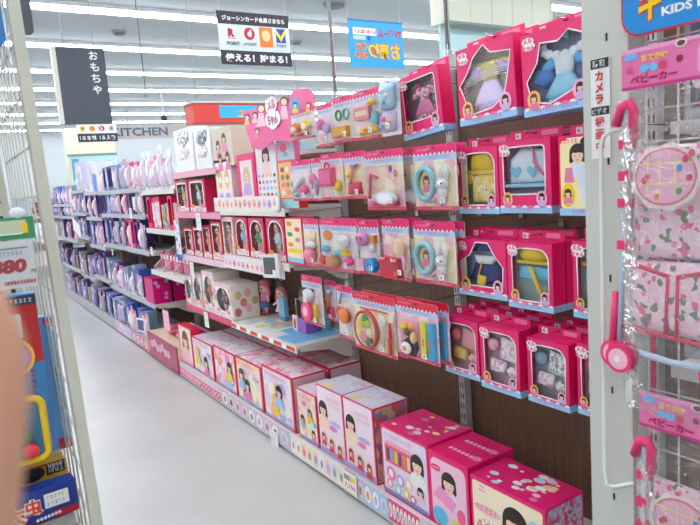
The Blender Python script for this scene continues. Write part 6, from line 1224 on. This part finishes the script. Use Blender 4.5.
# red sign with blue panel, far
YR = 6.8; a = px(191, 103, Y=YR); b_ = px(310, 108, Y=YR); c = px(195, 122.5, Y=YR)
t = thing('hanging_sign', 'long red sign with blue panel and yellow letters behind the pink header board', 'sign', (a.x + .02, YR, c.z), 0); W_ = b_.x - a.x; H_ = a.z - c.z
mb = MB().box(0, W_, 0, .3, 0, H_, M((222, 66, 56), .5)); mb.rect(W_ * .2, W_ * .62, H_ * .22, H_ * .88, -.002, M((60, 176, 236))); mb.outlined('キッズランド', W_ * .5, H_ * .5, H_ * .34, -.004, M((250, 205, 40)), M((205, 60, 50)), .1, wid=W_ * .28); mb.rect(W_ * .34, W_ * .5, H_ * .28, H_ * .32, -.003, WHITE)
mb.build('box', t); MB().box(-.02, W_, -.01, .31, H_ + .001, H_ + .02, M((205, 208, 206), .5)).build('top_panel', t)
for x in (.1, W_ - .1): MB().tube([(x, .15, H_ + .02), (x, .15, CEIL - c.z)], .004, GREY, 6).build('cord', t)
# kitchen sign on far bulkhead
YK = 18.0; a = px(100, 126, Y=YK); b_ = px(190, 126, Y=YK); c = px(110, 139, Y=YK); W_ = b_.x - a.x; H_ = a.z - c.z
t = thing('hanging_sign', 'wide brown-grey sign with dark capital letters KITCHEN far away', 'sign', (a.x, YK, c.z), 0)
MB().box(0, W_ * 1.6, 0, .1, 0, H_, M((176, 168, 164), .5)).build('panel', t); MB().text('KITCHEN', W_ * .42, H_ * .5, H_ * .66, -.006, M((70, 84, 108)), bold=.03, wid=W_ * .62).build('lettering', t)
MB().tube([(W_ * .3, .05, H_), (W_ * .3, .05, CEIL - c.z)], .01, GREY).build('cord', t)
# thin cords / rods from ceiling
for (u, v, Y, lb) in ((146, 95, 6.0, 'thin dark cord dropping from the ceiling right of the toys sign'), (164, 118, 14.0, 'thin white pole with small camera head hanging far behind')):
    p_ = px(u, v, Y=Y); t = thing('hanging_wire', lb, 'cord', (p_.x, Y, p_.z)); MB().tube([(0, 0, .03), (0, 0, CEIL - p_.z)], .003 if Y < 10 else .012, DARK if Y < 10 else WHITE, 6).build('cord', t); MB().ball((0, 0, 0), .02 if Y < 10 else .07, DARK if Y > 10 else GREY).build('weight', t)
# far wall features: cream column and blue goods display
a = px(66, 140, Y=14.5); b_ = px(114, 140, Y=14.5)
t = thing('display_pillar', 'cream wall panel with blue posters beyond the far shelves', 'display', (a.x, 14.5, 0), 0); W_ = b_.x - a.x
MB().box(0, W_, 0, .4, 0, px(90, 128, Y=14.5).z, M((226, 228, 200), .5)).build('panel', t)
zt = px(90, 156, Y=14.5).z; mb = MB().box(0.03, W_ - .02, -.02, -.001, zt - .75, zt, M((176, 220, 224), .5)); mb.rect(.05, .2, zt - .5, zt - .05, -.022, M((90, 150, 180))); mb.rect(.3, .8, zt - .45, zt - .2, -.022, M((90, 180, 210))); mb.rect(.8, W_ - .1, zt - .4, zt - .1, -.022, M((160, 200, 190))); mb.build('posters', t)
MB().box(-.02, W_ + .02, -.03, .0 - .001, zt + .0, zt + .05, M((130, 140, 136), .5)).build('ledge', t)
# distant shelving beyond the gondola
rn = random.Random(21)
for k in range(5):
    t = thing('distant_shelf', ['pale shelving unit far beyond the aisle end, nearest', 'second pale shelving unit beyond the aisle end', 'third pale shelving unit beyond the aisle end', 'fourth pale shelving unit near the back wall', 'last pale shelving unit along the back wall'][k], 'shelf', (1.2 + .1 * k, 13.2 + 2.0 * k, 0) if k else (.2, 13.0, 0))
    MB().box(-2.6, 2.2, .3, .34, 0, 1.55, WALLM).build('back_panel', t)
    for z_ in (.3, .75, 1.2):
        s_ = MB().box(-2.6, 2.2, 0, .3, z_ - .03, z_, SHW).build('shelf', t)
    g = MB()
    for z_ in (.301, .751, 1.201):
        x = -2.55
        while x < 2.1:
            ww = rn.uniform(.1, .25); g.box(x, x + ww - .01, .03, .25, z_, z_ + rn.uniform(.2, .38), rn.choice([PR(ART_BL, 15), PR(ART_WH, 15), PR(ART_DK, 15), M((170, 190, 210)), M((220, 200, 210))])); x += ww
    go = g.build('stocked_goods', t); go['kind'] = 'stuff'

# distant repeats that look the same: say which one along its shelf
same = {}
for o in C.objects:
    if o.parent is None and o.get('group') and o.get('label'): same.setdefault(o['label'], []).append(o)
for lb, os_ in same.items():
    if len(os_) < 2: continue
    os_.sort(key=lambda o: -o.location.y); n_ = len(os_)
    words = {2: ['left one', 'right one'], 3: ['leftmost', 'middle', 'rightmost']}.get(n_) or ['leftmost', 'second from left', 'third from left', 'fourth from left', 'fifth from left', 'sixth from left', 'seventh from left'][:n_ - 1] + ['rightmost']
    for o, w_ in zip(os_, words): o['label'] = lb + ', ' + w_
# ------------------------------------------------------------------ FINGER over the lens edge
pd = .075
def cp(u, v, dist): # point at a given distance straight out from the lens
    d_ = Vector([r_[0][k] * (u - 350) / F_PX - r_[1][k] * (v - 262.5) / F_PX - r_[2][k] for k in range(3)]); return Vector((0, 0, CAM_H)) + d_ * dist
FS = bpy.data.materials.new('skin'); FS.use_nodes = True; bs = FS.node_tree.nodes['Principled BSDF']; bs.inputs['Base Color'].default_value = lin((214, 158, 128)); bs.inputs['Roughness'].default_value = .5; bs.inputs['Subsurface Weight'].default_value = .15; bs.inputs['Subsurface Radius'].default_value = (.01, .004, .002)
nn_ = FS.node_tree.nodes.new('ShaderNodeTexNoise'); nn_.inputs['Scale'].default_value = 300; bb = FS.node_tree.nodes.new('ShaderNodeBump'); bb.inputs['Strength'].default_value = .1; FS.node_tree.links.new(nn_.outputs['Fac'], bb.inputs['Height']); FS.node_tree.links.new(bb.outputs[0], bs.inputs['Normal'])
tip = cp(-32, 345, pd)
path = [cp(-46, 262, pd), cp(-44, 275, pd), cp(-42, 300, pd), cp(-40, 345, pd), cp(-39, 400, pd), cp(-47, 460, pd), cp(-56, 540, pd), cp(-60, 640, pd + .002), cp(-56, 760, pd + .006), cp(-46, 900, pd + .014)]
rad = [.0006, .0034, .0054, .0070, .0076, .0078, .0080, .0082, .0086, .009]
t = thing('person', 'fingertip of the person taking the photo, blurred at the left edge', 'person', tuple(path[4]))
rel = [tuple(p_ - path[4]) for p_ in path]
MB().tube(rel, rad, FS, 20).build('finger', t)
